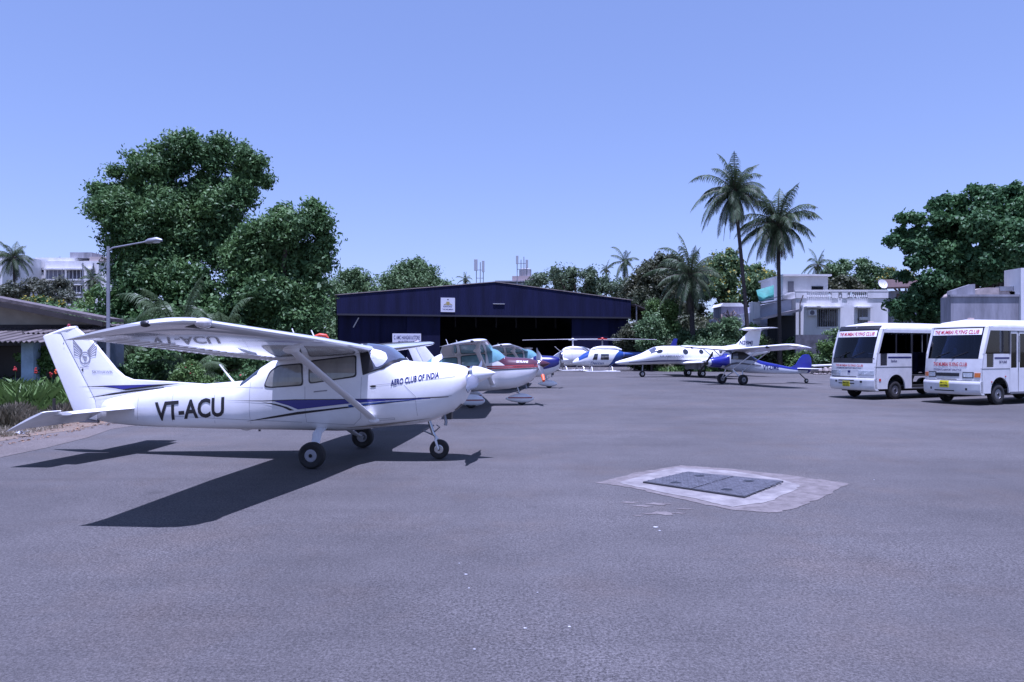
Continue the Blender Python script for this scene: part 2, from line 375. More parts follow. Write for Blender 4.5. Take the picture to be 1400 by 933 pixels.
    po = prop.build('propeller', mat('propeller grey', (.22, .23, .27), .3, .6) if P['name'] == 'blue' else DMETAL, T, smooth=True, xf=xf)
    if P['name'] == 'maroon':
        for sg in (-1,):
            MB().tube([pc+lat*sg*.66, pc+lat*sg*.955], [.075, .05], 10, flat=.9).build('blade_tip', ORANGE, po, smooth=True, xf=xf)
    sm = MB().lathe([(0, .155), (.05, .15), (.14, .125), (.24, .085), (.33, .042), (.39, .008)], pc-AX*.03, AX, 26).build('spinner', P['spin'], po, smooth=True, xf=xf)
    MB().lathe([(-.06, .14), (-.045, .16), (0, .16), (.012, .14)], pc-AX*.02, AX, 26).build('spinner_plate', METAL, po, smooth=True, xf=xf)
    # ---- wings
    def wrow(sg): 
        near = sg < 0
        tz, tt = (2.20, 2.0) if near else (2.085, 1.92); xl, xt = (.36, -.88) if near else (.55, -.72)
        return [(0, .72, 1.93, -1.0, 1.715, .10), (.5*sg, .72, 1.93, -1.0, 1.715, .115), (2.7*sg, .62 if near else .66, 1.93+(tz-1.93)*.46, -1.0, 1.84 if near else 1.81, .115), (5.2*sg, xl, tz, xt, tt, .105), (5.38*sg, xl-.07, tz-.005, xt-.02, tt-.002, .085), (5.47*sg, xl-.2, tz-.02, xt-.05, tt-.005, .055), (5.51*sg, xl-.40, tz-.04, xt-.07, tt-.01, .03)]
    for sg in (-1, 1):
        wi = Wing(wrow(sg)); yy = [.0]+[sg*a for a in (.5, 1, 1.6, 2.2, 2.7, 3.3, 4, 4.6, 5.0, 5.2, 5.3, 5.38, 5.43, 5.47, 5.49, 5.51)]
        wo = wi.mesh('wing', sorted(yy), 0, .74, WHITEG, T, xf=xf)
        fl = wi.mesh('wing_root_fairing', sorted([sg*.0, sg*.66]), .7405, 1, WHITE, wo, 5, xf=xf)
        wi.mesh('flap', sorted([sg*.662, sg*1.6, sg*2.695]), .7408, 1, WHITE, wo, 6, xf=xf)
        wi.mesh('aileron', sorted([sg*2.70, sg*3.6, sg*4.4, sg*5.155]), .7408, 1, WHITE, wo, 6, xf=xf)
        wi.mesh('tip_fairing', sorted([sg*5.158, sg*5.3, sg*5.38, sg*5.47, sg*5.51]), .7405, 1, WHITE, wo, 6, xf=xf)
        # corrugations of the control surfaces
        for k in range(22):
            y = sg*(.75+k*.2); a = wi.pt(y, .78, False, .004); b = wi.pt(y, .985, False, .003)
            MB().tube([a, b], .006, 4).build('rib', WHITE, wo, xf=xf)
        # lights
        nv = wi.pt(sg*5.36, .28, False); MB().sphere(wi.pt(sg*5.47, .20, True)+Vector((0, sg*.015, -.03)), (.06, .035, .035)).build('navigation_light', BLACK if sg < 0 else RED, wo, smooth=True, xf=xf)
        if P['name'] == 'blue':
            if sg < 0:
                c = wi.pt(-5.08, .02, True)+Vector((-.01, 0, .0))
                MB().sphere(c+Vector((.0, 0, -.035)), (.06, .16, .058), 14, 10).build('landing_light', TANK, wo, smooth=True, xf=xf)
                decal('light_recess', poly2d([(-5.22, .03), (-4.86, .03), (-4.98, .10), (-5.22, .12)]), lambda u, v: xf(wi.pt(u, v, False, .004)), BLACK, wo, .05)
        # strut
        a = fu.side(.76, .70, sg, -.03); b = wi.pt(sg*2.45, .30, False, -.02)
        rings = []
        d = (b-a).normalized(); fw = Vector((1, 0, 0)); fw = (fw-d*fw.dot(d)).normalized(); up = d.cross(fw)
        for t in (0, .05, .5, .95, 1):
            p = a+(b-a)*t; k = 1 if .02 < t < .98 else 1.25
            rings.append([p+fw*.075*k*math.cos(q)+up*.028*k*math.sin(q) for q in [2*math.pi*j/14 for j in range(14)]])
        so_ = MB().rings(rings).build('wing_strut', WHITE, T, smooth=True, xf=xf)
        MB().sphere(b-d*.04, (.13, .09, .07)).build('fairing', WHITE, so_, smooth=True, xf=xf)
        MB().sphere(a+d*.03, (.12, .06, .07)).build('fairing', WHITE, so_, smooth=True, xf=xf)
    # roof antennas
    for x, dx, hh in ((-.72, -.17, .27), (-.36, -.17, .24)):
        MB().tube([(x, 0, 1.88), (x+dx, 0, 2.02+hh)], [.016, .010], 6, flat=1).build('antenna', WHITE, body, smooth=True, xf=xf)
    MB().tube([(-1.98, 0, 1.31), (-2.26, 0, 1.64)], [.02, .01], 6).build('antenna', WHITE, body, smooth=True, xf=xf)
    # ---- tail
    fin = [(-2.35, 1.28), (-3.3, 1.335), (-3.94, 1.365), (-4.12, 1.43), (-4.28, 1.56), (-4.695, 2.03), (-5.04, 2.30), (-5.10, 2.32), (-5.20, 2.29), (-5.36, 2.24), (-4.66, .98), (-4.62, .62), (-4.2, .8), (-3, 1.1)]
    def slab(poly, th, name, m, par, bev=.02):
        mb = MB(); mb.prism([(p[0], -th, p[1]) for p in poly], (0, 2*th, 0)); return mb.build(name, m, par, smooth=True, bevel=bev, xf=xf)
    fo = slab(fin, .045, 'fin', P.get('fin', WHITE), T)
    rud = [(-5.375, 2.235), (-5.24, 2.285), (-5.46, 2.24), (-5.72, 2.17), (-5.72, 2.12), (-5.12, .80), (-5.04, .66), (-4.64, .60), (-4.675, .98)]
    rud = [(-5.368, 2.238), (-5.56, 2.21), (-5.72, 2.17), (-5.715, 2.125), (-5.12, .80), (-5.02, .66), (-4.63, .60), (-4.668, .98)]
    ro = slab(rud, .035, 'rudder', P.get('fin', WHITE), T, .018)
    MB().tube([(-5.70, 0, 2.165), (-5.40, 0, 2.245), (-5.22, 0, 2.29), (-5.06, 0, 2.31)], [.02, .042, .055, .045], 10).build('fin_cap', P.get('fin', WHITE), fo, smooth=True, xf=xf)
    if P['name'] == 'maroon': MB().tube([(-5.62, 0, 2.20), (-5.45, 0, 2.27), (-5.22, 0, 2.35), (-5.02, 0, 2.33), (-4.93, 0, 2.24)], [.02, .055, .075, .07, .03], 10).build('fin_cover', mat('orange red cover', (.55, .06, .03), .5), fo, smooth=True, xf=xf)
    MB().sphere((-5.22, 0, 2.35), (.03, .03, .045)).build('beacon_light', mat('dark red lens', (.22, .01, .02), .2, coat=1), fo, smooth=True, xf=xf)
    MB().box(-5.0, -4.62, -.03, .03, .56, .64).build('tail_light_fairing', GREYD, fo, bevel=.01, xf=xf)
    if P['name'] == 'blue':
        FS = lambda u, v: xf((u, -.051, v))
        sh = lambda pts, m, nm: decal(nm, poly2d(pts), FS, m, fo, None)
        sh([(-5.0, 1.22), (-4.3, 1.255), (-3.5, 1.275), (-3.0, 1.295), (-3.45, 1.235), (-4.05, 1.165), (-4.25, 1.20), (-4.5, 1.225)], BLACK, 'stripe')
        decal('stripe', poly2d([(-4.5, 1.238), (-4.1, 1.252), (-3.4, 1.275), (-3.9, 1.215), (-4.12, 1.185), (-4.25, 1.215)]), lambda u, v: xf((u, -.054, v)), STRB, fo, None)
        decal('stripe', poly2d([(-4.80, 1.02), (-4.3, 1.115), (-3.85, 1.175), (-3.3, 1.225), (-3.3, 1.21), (-3.85, 1.14), (-4.3, 1.08)]), lambda u, v: xf((u, -.056, v)), BLACK, fo, None)
        # winged emblem
        lg = bmesh.new(); cx, cz = -4.86, 1.755
        def seg(a, b, wd):
            dx, dz = b[0]-a[0], b[1]-a[1]; L = math.hypot(dx, dz); nx, nz = -dz/L*wd/2, dx/L*wd/2
            poly2d([(a[0]+nx, a[1]+nz), (b[0]+nx, b[1]+nz), (b[0]-nx, b[1]-nz), (a[0]-nx, a[1]-nz)], lg)
        for k in range(16):
            a0, a1 = 2*math.pi*k/16, 2*math.pi*(k+1)/16
            seg((cx+.10*math.cos(a0), cz+.11*math.sin(a0)), (cx+.10*math.cos(a1), cz+.11*math.sin(a1)), .022)
        for sx in (-1, 1):
            for k in range(6):
                t = k/5; seg((cx+sx*(.05+.05*t), cz+.13-.10*t), (cx+sx*(.23-.02*t), cz+.33-.27*t), .016)
            seg((cx+sx*.05, cz+.12), (cx+sx*.24, cz+.34), .014); seg((cx+sx*.24, cz+.34), (cx+sx*.21, cz+.04), .010)
        seg((cx-.05, cz+.03), (cx+.04, cz+.01), .04); seg((cx-.02, cz-.04), (cx+.03, cz-.05), .03); seg((cx-.10, cz-.17), (cx+.08, cz-.16), .012)
        decal('emblem', lg, FS, LOGO, fo, None)
        bm = text2d('SKYHAWK', .075, .008, 0, 1.15); decal('lettering', bm, lambda u, v: xf((-4.72+u, -.051, 1.475+v)), LOGO, fo, None)
        sh([(-4.93, 1.53), (-4.90, 1.58), (-4.89, 1.50)], BLACK, 'hinge')
        sh([(-5.30, 2.02), (-5.285, 2.06), (-5.28, 2.0)], BLACK, 'hinge')
    # stabiliser and drooped elevator
    for sg in (-1, 1):
        st = Wing([(0, -3.80, .845, -4.425, .83, .11), (1.70*sg, -4.05, .855, -4.425, .84, .13), (1.75*sg, -4.10, .855, -4.425, .84, .08)])
        so2 = st.mesh('tailplane', sorted([0, .9*sg, 1.44*sg, 1.455*sg]), 0, 1, WHITE, T, 8, xf=xf)
        el_ = Wing([(.10*sg, -4.422, .838, -4.83, .60, .14), (1.45*sg, -4.422, .845, -4.86, .60, .14), (1.465*sg, -4.20, .905, -4.87, .59, .085), (1.76*sg, -4.22, .91, -4.90, .59, .085), (1.80*sg, -4.26, .90, -4.90, .59, .05)])
        el_.mesh('elevator', sorted([.10*sg, .8*sg, 1.45*sg, 1.465*sg, 1.76*sg, 1.80*sg]), 0, 1, WHITE, so2, 8, xf=xf)
    # ---- gear
    pants = P['pants']
    for sg in (-1, 1):
        rings = []
        for t, p, wd in ((0, (-.20, .30*sg, .56), .10), (.3, (-.17, .62*sg, .50), .085), (.7, (-.07, .98*sg, .31), .07), (1, (0, 1.18*sg, .225), .06)):
            rings.append([Vector(p)+Vector((wd*math.cos(q), 0, 0))+Vector((0, sg*.5, .86))*.022*math.sin(q) for q in [2*math.pi*j/12 for j in range(12)]])
        lg_ = MB().rings(rings).build('gear_leg', WHITE, T, smooth=True)
        wheel('main_wheel', T, (0, 1.27*sg, .215), .215, .16, (0, 1, 0), mat('painted hub', (.30, .30, .33), .45, .3))
        if P['name'] == 'blue':
            MB().box(-.06, .06, 0, .006, -.02, .02, M=Matrix.Translation((-.09, sg*.93-(.03 if sg < 0 else -.03), .36))).build('step_pad', NAVY, lg_)
        MB().tube([(.02, sg*1.10, .215), (.02, sg*1.22, .215)], .05, 12).build('brake', DMETAL, lg_, smooth=True)
        if pants:
            pf = Loft([(-.62, .02, .26, .22, 2), (-.4, .08, .36, .14, 2.2), (-.1, .125, .46, .075, 2.4), (.15, .13, .45, .07, 2.4), (.35, .09, .38, .11, 2.2), (.46, .02, .27, .2, 2)], ycen=1.27*sg)
            pp = pf.mesh('wheel_fairing', lin(-.62, .46, 22), WHITE, T, 24)
            if P['name'] == 'maroon':
                for s2 in (-1, 1): decal('stripe', poly2d([(-.5, .25), (.42, .25), (.42, .29), (-.5, .29)]), lambda u, v: pf.side(u, v, s2, .004), REDL, pp, .06)
    ax = (1.80, 0, .172)
    wheel('nose_wheel', T, ax, .172, .125, (0, 1, 0))
    ng = MB().tube([(1.60, 0, .72), (1.70, 0, .42)], [.032, .032], 12).tube([(1.70, 0, .44), (1.765, 0, .32)], .022, 10)
    ng = ng.build('nose_leg', METAL, T, smooth=True)
    fk = MB()
    for sg in (-1, 1): fk.tube([(1.745, .0, .37), (1.75, .085*sg, .34), (1.80, .088*sg, .172)], [.028, .024, .020], 8)
    fk.build('fork', WHITE, ng, smooth=True)
    MB().tube([(1.66, 0, .56), (1.50, -.03, .50), (1.73, 0, .40)], .016, 6).build('torque_link', DMETAL, ng, smooth=True)
    MB().tube([(1.70, .0, .46), (1.82, -.05, .56), (1.76, -.06, .60)], .012, 6).build('shimmy_damper', DMETAL, ng, smooth=True)
    if pants:
        pf = Loft([(1.80-.58, .02, .24, .20, 2), (1.80-.3, .09, .36, .11, 2.2), (1.80, .12, .41, .07, 2.4), (1.80+.2, .10, .37, .08, 2.2), (1.80+.42, .02, .25, .18, 2)])
        pp = pf.mesh('wheel_fairing', lin(1.80-.58, 1.80+.42, 20), WHITE, T, 24)
        if P['name'] == 'maroon':
            for s2 in (-1, 1): decal('stripe', poly2d([(1.32, .24), (2.16, .24), (2.16, .28), (1.32, .28)]), lambda u, v: pf.side(u, v, s2, .004), REDL, pp, .06)
    if P['name'] == 'blue':
        MB().tube([(-1.5, 0, .50), (-1.5, 0, .44)], .02, 6).build('drain', GREYD, body, xf=xf)
        MB().sphere((-1.75, 0, .48), (.10, .03, .03)).build('belly_antenna', WHITE, body, smooth=True, xf=xf)
    return T
A1 = aircraft((-3.06, 12.75), -6.5, 'white high-wing propeller plane with blue swoosh stripes and black VT-ACU, nearest on the apron', 'high-wing planes parked in a row',
              dict(name='blue', glass=CURT, spin=WHITE, blade=14, pants=False))
A2 = aircraft((-1.45, 25.1), 4, 'white high-wing plane with maroon cowling, red stripes and blue-green windows behind the nearest plane', 'high-wing planes parked in a row',
              dict(name='maroon', glass=TEAL, spin=MAROON, blade=36, pants=True, fin=WHITE), -1.0)
A3 = aircraft((.12, 37.1), -6, 'white high-wing plane with dark blue nose, third in the parked row', 'high-wing planes parked in a row',
              dict(name='navy', glass=TEAL, spin=WHITE, blade=-30, pants=True), -1.0)
# red top of the second plane's fin
# ================================================================ small business jet
def jet():
    T = thing('business_jet', 'white twin-engine business jet with T-tail and dark side stripe, beyond the blue taildragger', 'jet', (13.55, 53.6, .004), R(180+12))
    fu = Loft([(-6.3, .05, 1.95, 1.80, 2), (-5.4, .22, 2.10, 1.62, 2), (-4.2, .48, 2.22, 1.32, 2), (-2.5, .70, 2.28, .98, 2.1), (0, .74, 2.30, .92, 2.1), (2.2, .74, 2.30, .95, 2.1), (3.0, .72, 2.24, .95, 2.1), (3.55, .65, 2.02, .94, 2.1), (4.1, .54, 1.75, .93, 2.1), (5.0, .36, 1.45, .92, 2), (5.8, .17, 1.23, .93, 2), (6.15, .03, 1.10, 1.0, 2)])
    b = fu.mesh('fuselage', sorted(set([r[0] for r in fu.r]+lin(-6.3, 6.15, 50))), WHITE, T, 32)
    for sg in (-1, 1):
        S = lambda u, v: fu.side(u, v, sg, .006)
        decal('stripe', poly2d([(-5.5, 1.60), (-2, 1.27), (3.0, 1.24), (5.2, 1.10), (5.2, 1.06), (3.0, 1.14), (-2, 1.17), (-5.5, 1.55)]), S, NAVY, b, .2)
        for x, z, a, c in ((2.95, 1.90, .24, .13), (.95, 1.87, .21, .20), (-.3, 1.87, .18, .17)):
            decal('window', poly2d([(x+a*math.cos(q), z+c*math.sin(q)+.05*math.cos(q)*(-1 if x > 2 else 0)) for q in lin(0, 2*math.pi*15/16, 16)]), S, GLASSD, b, .1)
        for x in (2.35, 1.55): decal('door_line', poly2d([(x, 1.0), (x+.015, 1.0), (x+.015, 2.1), (x, 2.1)]), S, LINE, b, .1)
    fu.patch('windscreen', R(28), R(82), lambda th: 3.12, lambda th: 3.62, GLASSG, b, .006, 10, 6); fu.patch('windscreen', R(98), R(152), lambda th: 3.12, lambda th: 3.62, GLASSG, b, .006, 10, 6)
    bm = text2d('AIR AMBULANCE', .24, .01); bb = max(v.co.x for v in bm.verts)
    decal('lettering', bm, lambda u, v: fu.side(3.0-u*1.9/bb, 1.45+v, 1, .008), LOGO, b, .1)
    # wing with tip tanks
    for sg in (-1, 1):
        wi = Wing([(0, 1.3, 1.0, -1.5, 1.0, .10), (5.0*sg, .2, 1.22, -1.3, 1.22, .09)])
        wo = wi.mesh('wing', sorted([0, 2.5*sg, 5.0*sg]), 0, 1, WHITE, T)
        tk = Loft([(-2.2, .02, 1.32, 1.2, 2), (-1.6, .18, 1.45, 1.1, 2), (-.5, .27, 1.53, 1.0, 2), (.8, .27, 1.53, 1.0, 2), (1.6, .16, 1.42, 1.12, 2), (2.0, .02, 1.30, 1.24, 2)], ycen=5.15*sg)
        tk.mesh('tip_tank', lin(-2.2, 2.0, 24), WHITE, wo, 20)
        # engines
        en = Loft([(-3.9, .20, 2.15, 1.75, 2), (-3.2, .31, 2.28, 1.62, 2), (-2.2, .33, 2.30, 1.60, 2), (-1.7, .27, 2.24, 1.66, 2)], ycen=1.05*sg)
        eo = en.mesh('engine', lin(-3.9, -1.7, 14), WHITE, T, 20)
        MB().lathe([(0, .22), (.03, .22)], (-1.69, 1.05*sg, 1.95), (1, 0, 0), 18).build('intake', BLACK, eo)
        MB().box(-3.3, -2.1, min(.5*sg, .8*sg), max(.5*sg, .8*sg), 1.88, 2.02).build('pylon', WHITE, eo)
        ts = Wing([(0, -4.15, 3.58, -5.55, 3.55, .10), (2.1*sg, -4.95, 3.64, -5.75, 3.62, .08)])
        ts.mesh('tailplane', sorted([0, 2.1*sg]), 0, 1, WHITE, T)
        g = MB().tube([(-.1, .95*sg, 1.0), (-.1, 1.15*sg, .34)], .07, 8).build('gear_leg', DMETAL, T, smooth=True)
        for dy in (-.12, .12): wheel('main_wheel', T, (-.1, 1.15*sg+dy, .26), .26, .14, (0, 1, 0))
        MB().box(-.5, .3, min(.75*sg, .78*sg), max(.75*sg, .78*sg), .55, 1.0).build('gear_door', DMETAL, g)
    MB().prism([(-2.3, -.07, 2.25), (-3.55, -.07, 2.45), (-4.7, -.07, 3.55), (-5.6, -.07, 3.55), (-5.35, -.07, 2.15), (-5.2, -.07, 1.9), (-3, -.07, 2.0)], (0, .14, 0)).build('fin', WHITE, T, smooth=True, bevel=.04)
    bu = Loft([(-5.75, .03, 3.62, 3.54, 2), (-5.2, .09, 3.70, 3.47, 2), (-4.6, .12, 3.73, 3.44, 2), (-4.2, .09, 3.68, 3.47, 2), (-4.0, .02, 3.6, 3.54, 2)])
    bu.mesh('tail_bullet', lin(-5.75, -4.0, 14), WHITE, T, 16)
    bm = text2d('N28MJ', .40, .018, .15); bb = max(v.co.x for v in bm.verts)
    decal('registration', bm, lambda u, v: (-3.72-u*1.15/bb, .078, 2.42+v), NAVY, T, None)
    MB().tube([(4.0, 0, 1.05), (4.05, 0, .3)], .05, 8).build('nose_leg', DMETAL, T, smooth=True)
    wheel('nose_wheel', T, (4.05, 0, .23), .23, .16, (0, 1, 0))
    return T
jet()
# ================================================================ blue taildragger
def taildragger():
    T = thing('taildragger_plane', 'small blue and silver taildragger plane marked VT-DME, wing tip toward the buses', 'aeroplane', (12.68, 41.0, .004), R(180+19))
    BS = mat('silver fabric', (.52, .55, .60), .4, var=.08)
    fu = Loft([(-5.2, .03, .84, .58, 2.2), (-4.2, .14, .93, .56, 2.4), (-2.8, .27, 1.16, .58, 2.6), (-1.6, .37, 1.40, .62, 2.8), (-.9, .40, 1.72, .66, 3), (-.4, .40, 1.93, .72, 3), (.15, .40, 1.98, .80, 3), (.42, .40, 1.90, .86, 3), (.66, .40, 1.68, .92, 2.8), (.95, .38, 1.60, .97, 2.6), (1.5, .33, 1.52, 1.0, 2.4), (1.72, .24, 1.46, 1.06, 2.3), (1.78, .12, 1.38, 1.16, 2)])
    b = fu.mesh('fuselage', sorted(set([r[0] for r in fu.r]+lin(-5.2, 1.78, 44))), BS, T, 30)
    for sg in (-1, 1):
        S = lambda u, v, o=.006: fu.side(u, v, sg, o)
    fu.patch('blue_paint', R(-32), R(212), lambda th: .55, lambda th: 1.775, BLUE, b, .004, 30, 10)
    fu.patch('nose_paint', R(212), R(328), lambda th: 1.0, lambda th: 1.775, BLUE, b, .004, 16, 8)
    fu.patch('spine_paint', R(15), R(165), lambda th: -5.15, lambda th: -.85, BLUE, b, .004, 24, 20)
    for sg in (-1, 1):
        S = lambda u, v: fu.side(u, v, sg, .010)
        decal('stripe', poly2d([(.9, 1.0), (.6, 1.20), (.1, 1.28), (-1.6, 1.10), (-1.6, 1.05), (.0, 1.18), (.45, 1.12), (.75, .98)]), S, GREYD, b, .1)
        wn = decal('window', poly2d([(.46, 1.45), (.40, 1.80), (.1, 1.88), (-.45, 1.84), (-1.35, 1.42), (-1.3, 1.36)]), S, BLACK, b, .1)
        decal('pane', poly2d([(.36, 1.45), (.32, 1.74), (.0, 1.80), (.0, 1.42)]), lambda u, v: fu.side(u, v, sg, .014), GLASSG, wn, .1)
    fu.patch('windscreen', R(40), R(140), lambda th: .36, lambda th: .70, GLASSG, b, .008, 16, 6)
    bm = text2d('VT-DME', .40, .018, 0, .82)
    decal('registration', bm, lambda u, v: fu.side(-1.75-u, .82+v-.005*u, 1, .008), NAVY, b, .1)
    for sg in (-1, 1):
        wi = Wing([(0, .50, 1.98, -1.10, 1.82, .11), (4.6*sg, .50, 2.20, -1.10, 2.04, .11), (5.0*sg, .38, 2.21, -1.05, 2.05, .10), (5.2*sg, .15, 2.18, -.9, 2.06, .08), (5.3*sg, -.2, 2.13, -.65, 2.08, .05)])
        wo = wi.mesh('wing', sorted([sg*a for a in (0, 1, 2, 3, 4, 4.6, 4.85, 5, 5.12, 5.2, 5.26, 5.3)]), 0, 1, WHITE, T)
        MB().sphere(wi.pt(3.5*sg, .02, False), (.1, .14, .07)).build('landing_light', BLACK, wo, smooth=True)
        for xx, t in ((.25, .15), (-.45, .6)):
            MB().tube([fu.side(xx, .82 if xx > 0 else .76, sg, 0), wi.pt(2.6*sg, t, False)], .028, 8).build('wing_strut', WHITE, T, smooth=True)
        MB().tube([(.30, .32*sg, .86), (.12, .92*sg, .34)], [.05, .04], 8, flat=.5).tube([(-.35, .32*sg, .78), (.08, .92*sg, .32)], [.04, .03], 8).build('gear_leg', WHITE, T, smooth=True)
        wheel('main_wheel', T, (.10, .98*sg, .30), .30, .20, (0, 1, 0), DMETAL)
        st = Wing([(0, -4.35, .88, -5.35, .86, .05), (1.1*sg, -4.65, .88, -5.35, .86, .05), (1.45*sg, -4.95, .88, -5.2, .86, .05)])
        st.mesh('tailplane', sorted([0, .5*sg, 1.1*sg, 1.45*sg]), 0, 1, WHITE, T, 8)
    MB().prism([(x, -.03, z) for x, z in ((-3.95, .93), (-4.35, 1.12), (-4.62, 1.48), (-4.85, 1.68), (-5.05, 1.72), (-5.3, 1.70), (-5.45, 1.5), (-5.5, 1.1), (-5.45, .80), (-5.3, .60), (-5.0, .58))], (0, .06, 0)).build('fin', BLUE, T, smooth=True, bevel=.02)
    MB().tube([(-4.6, 0, .60), (-5.05, 0, .25)], .03, 6).build('tail_spring', BLACK, T, smooth=True)
    wheel('tail_wheel', T, (-5.12, 0, .14), .14, .08, (0, 1, 0))
    pr = MB()
    for sg in (1, -1): pr.tube([(1.84, 0, 1.25), (1.84, .55*sg, 1.25+.45*sg), (1.84, .62*sg, 1.25+.62*sg)], [.05, .07, .03], 8)
    p_ = pr.build('propeller', BLACK, T, smooth=True); MB().lathe([(0, .14), (.14, .09), (.22, .01)], (1.8, 0, 1.25), (1, 0, 0), 16).build('spinner', BLACK, p_, smooth=True)
taildragger()
# ================================================================ helicopters
def helicopter(loc, yaw, label, scheme, rot):
    T = thing('helicopter', label, 'helicopter', (loc[0], loc[1], .004), R(yaw), 'helicopters in front of the hangar')
    a = scheme == 'blue'
    fu = Loft([(-2.1, .28, 2.15, 1.55, 2.1), (-1.5, .52, 2.35, 1.05, 2.3), (-.7, .64, 2.45, .66, 2.5), (.3, .68, 2.45, .58, 2.6), (1.0, .68, 2.32, .58, 2.5), (1.6, .64, 2.0, .60, 2.4), (2.1, .54, 1.62, .64, 2.3), (2.5, .36, 1.32, .72, 2.2), (2.7, .08, 1.08, .88, 2)])
    b = fu.mesh('cabin', sorted(set([r[0] for r in fu.r]+lin(-2.1, 2.7, 36))), WHITE, T, 30)
    fu.patch('windscreen', R(12), R(86), lambda th: 1.15+.3*max(0, 1-min(th, math.pi-th)/R(60)), lambda th: 2.2, GLASSG if not a else MIDB, b, .006, 12, 8)
    fu.patch('windscreen', R(94), R(168), lambda th: 1.15+.3*max(0, 1-min(th, math.pi-th)/R(60)), lambda th: 2.2, GLASSG if not a else MIDB, b, .006, 12, 8)
    for sg in (-1, 1):
        S = lambda u, v: fu.side(u, v, sg, .007)
        if a:
            for pts in ([(.95, 1.30), (.50, 1.30), (.42, 1.95), (.75, 1.95)], [(.20, 1.30), (-.60, 1.30), (-.60, 1.92), (.15, 1.92)]):
                decal('window', poly2d(pts), S, GLASSD, b, .1)
            decal('door_line', poly2d([(.33, .8), (.345, .8), (.345, 2.1), (.33, 2.1)]), S, LINE, b, .1)
        else:
            decal('door_line', poly2d([(.33, .8), (.345, .8), (.345, 2.1), (.33, 2.1)]), S, LINE, b, .1)
            decal('cover_strap', poly2d([(1.2, .62), (1.23, .62), (1.1, 2.2), (1.07, 2.2)]), S, GREYD, b, .1)
    if a:
        bm = text2d('Deccan', .42, .01, .2); decal('lettering', bm, lambda u, v: fu.side(1.15-u, .80+v, 1, .010), MIDB, b, .1)
        fu.patch('tail_paint', R(-80), R(260), lambda th: -2.08, lambda th: -1.15-.55*math.sin(th), MIDB, b, .005, 30, 8)
    cw = Loft([(-1.9, .2, 2.50, 2.25, 2), (-1.1, .34, 2.78, 2.3, 2.4), (-.1, .36, 2.80, 2.3, 2.4), (.7, .3, 2.66, 2.3, 2.2), (1.05, .1, 2.42, 2.3, 2)])
    cw.mesh('engine_cowling', lin(-1.9, 1.05, 18), WHITE, T, 20)
    bo = Loft([(-6.9, .09, 2.02, 1.84, 2), (-4.5, .16, 2.10, 1.76, 2), (-2.0, .26, 2.16, 1.60, 2)])
    bo.mesh('tail_boom', lin(-6.9, -2.0, 12), MIDB if a else WHITE, T, 16)
    MB().prism([(-6.2, -.03, 2.0), (-6.9, -.03, 3.6), (-7.25, -.03, 3.6), (-7.0, -.03, 2.0), (-7.3, -.03, 1.15), (-7.0, -.03, 1.15), (-6.4, -.03, 1.8)], (0, .06, 0)).build('tail_fin', BLUE if a else WHITE, T, bevel=.015, smooth=True)
    MB().box(-5.1, -4.6, -.95, .95, 1.90, 1.94).build('stabiliser', WHITE, T, bevel=.01)
    tr = MB().box(-.08, .08, -.01, .01, -.8, .8, M=Matrix.Translation((-6.7, .22, 1.95)) @ Matrix.Rotation(R(35), 4, 'Y')).build('tail_rotor', RED if a else WHITE, T)
    T.scale = (1, .92, .86); mh = Vector((-.1, 0, 3.55))
    MB().tube([(-.1, 0, 2.7), mh], .075, 12).build('mast', WHITE if not a else DMETAL, T, smooth=True)
    hub = MB().box(-.45, .45, -.13, .13, -.06, .06, M=Matrix.Translation(mh) @ Matrix.Rotation(R(rot), 4, 'Z')).sphere(mh+Vector((0, 0, .05)), (.16, .16, .12)).build('rotor_hub', RED if a else WHITE, T, bevel=0)
    for sg in (1, -1):
        rr = []
        for t in (.4, 2, 3.5, 5.05):
            z = .02-.055*(t/5)**2*1.6
            rr.append([Vector((sg*t, sg*c, z+zz)) for c, zz in ((-.16, 0), (0, .025), (.16, .0), (0, -.02))])
        Mx = Matrix.Translation(mh) @ Matrix.Rotation(R(rot), 4, 'Z')
        mb = MB().rings([[Mx @ p for p in r_] for r_ in rr]); mb.build('rotor_blade', mat('rotor blade', (.5, .5, .52), .4), hub)
    for sg in (-1, 1):
        MB().tube([(-1.6, .95*sg, .06), (1.5, .95*sg, .06), (1.85, .95*sg, .13), (2.0, .95*sg, .28)], .045, 10).build('skid', WHITE, T, smooth=True)
    for x in (-.9, 1.0):
        MB().tube([(x, -.95, .06), (x, -.75, .45), (x, -.3, .62), (x, .3, .62), (x, .75, .45), (x, .95, .06)], .04, 8).build('cross_tube', WHITE, T, smooth=True)
    MB().tube([(1.3, 0, 2.2), (1.9, 0, 2.75)], .02, 6).build('wire_cutter', WHITE, T)
    return T
helicopter((8.35, 67.0), 180+4, 'blue and white helicopter with red rotor hub and blue lettering, nose to the left', 'blue', -6)
h1 = helicopter((5.9, 70.5), 180+24, 'plain white helicopter with white rotor mast, left of the blue and white one', 'white', -20)
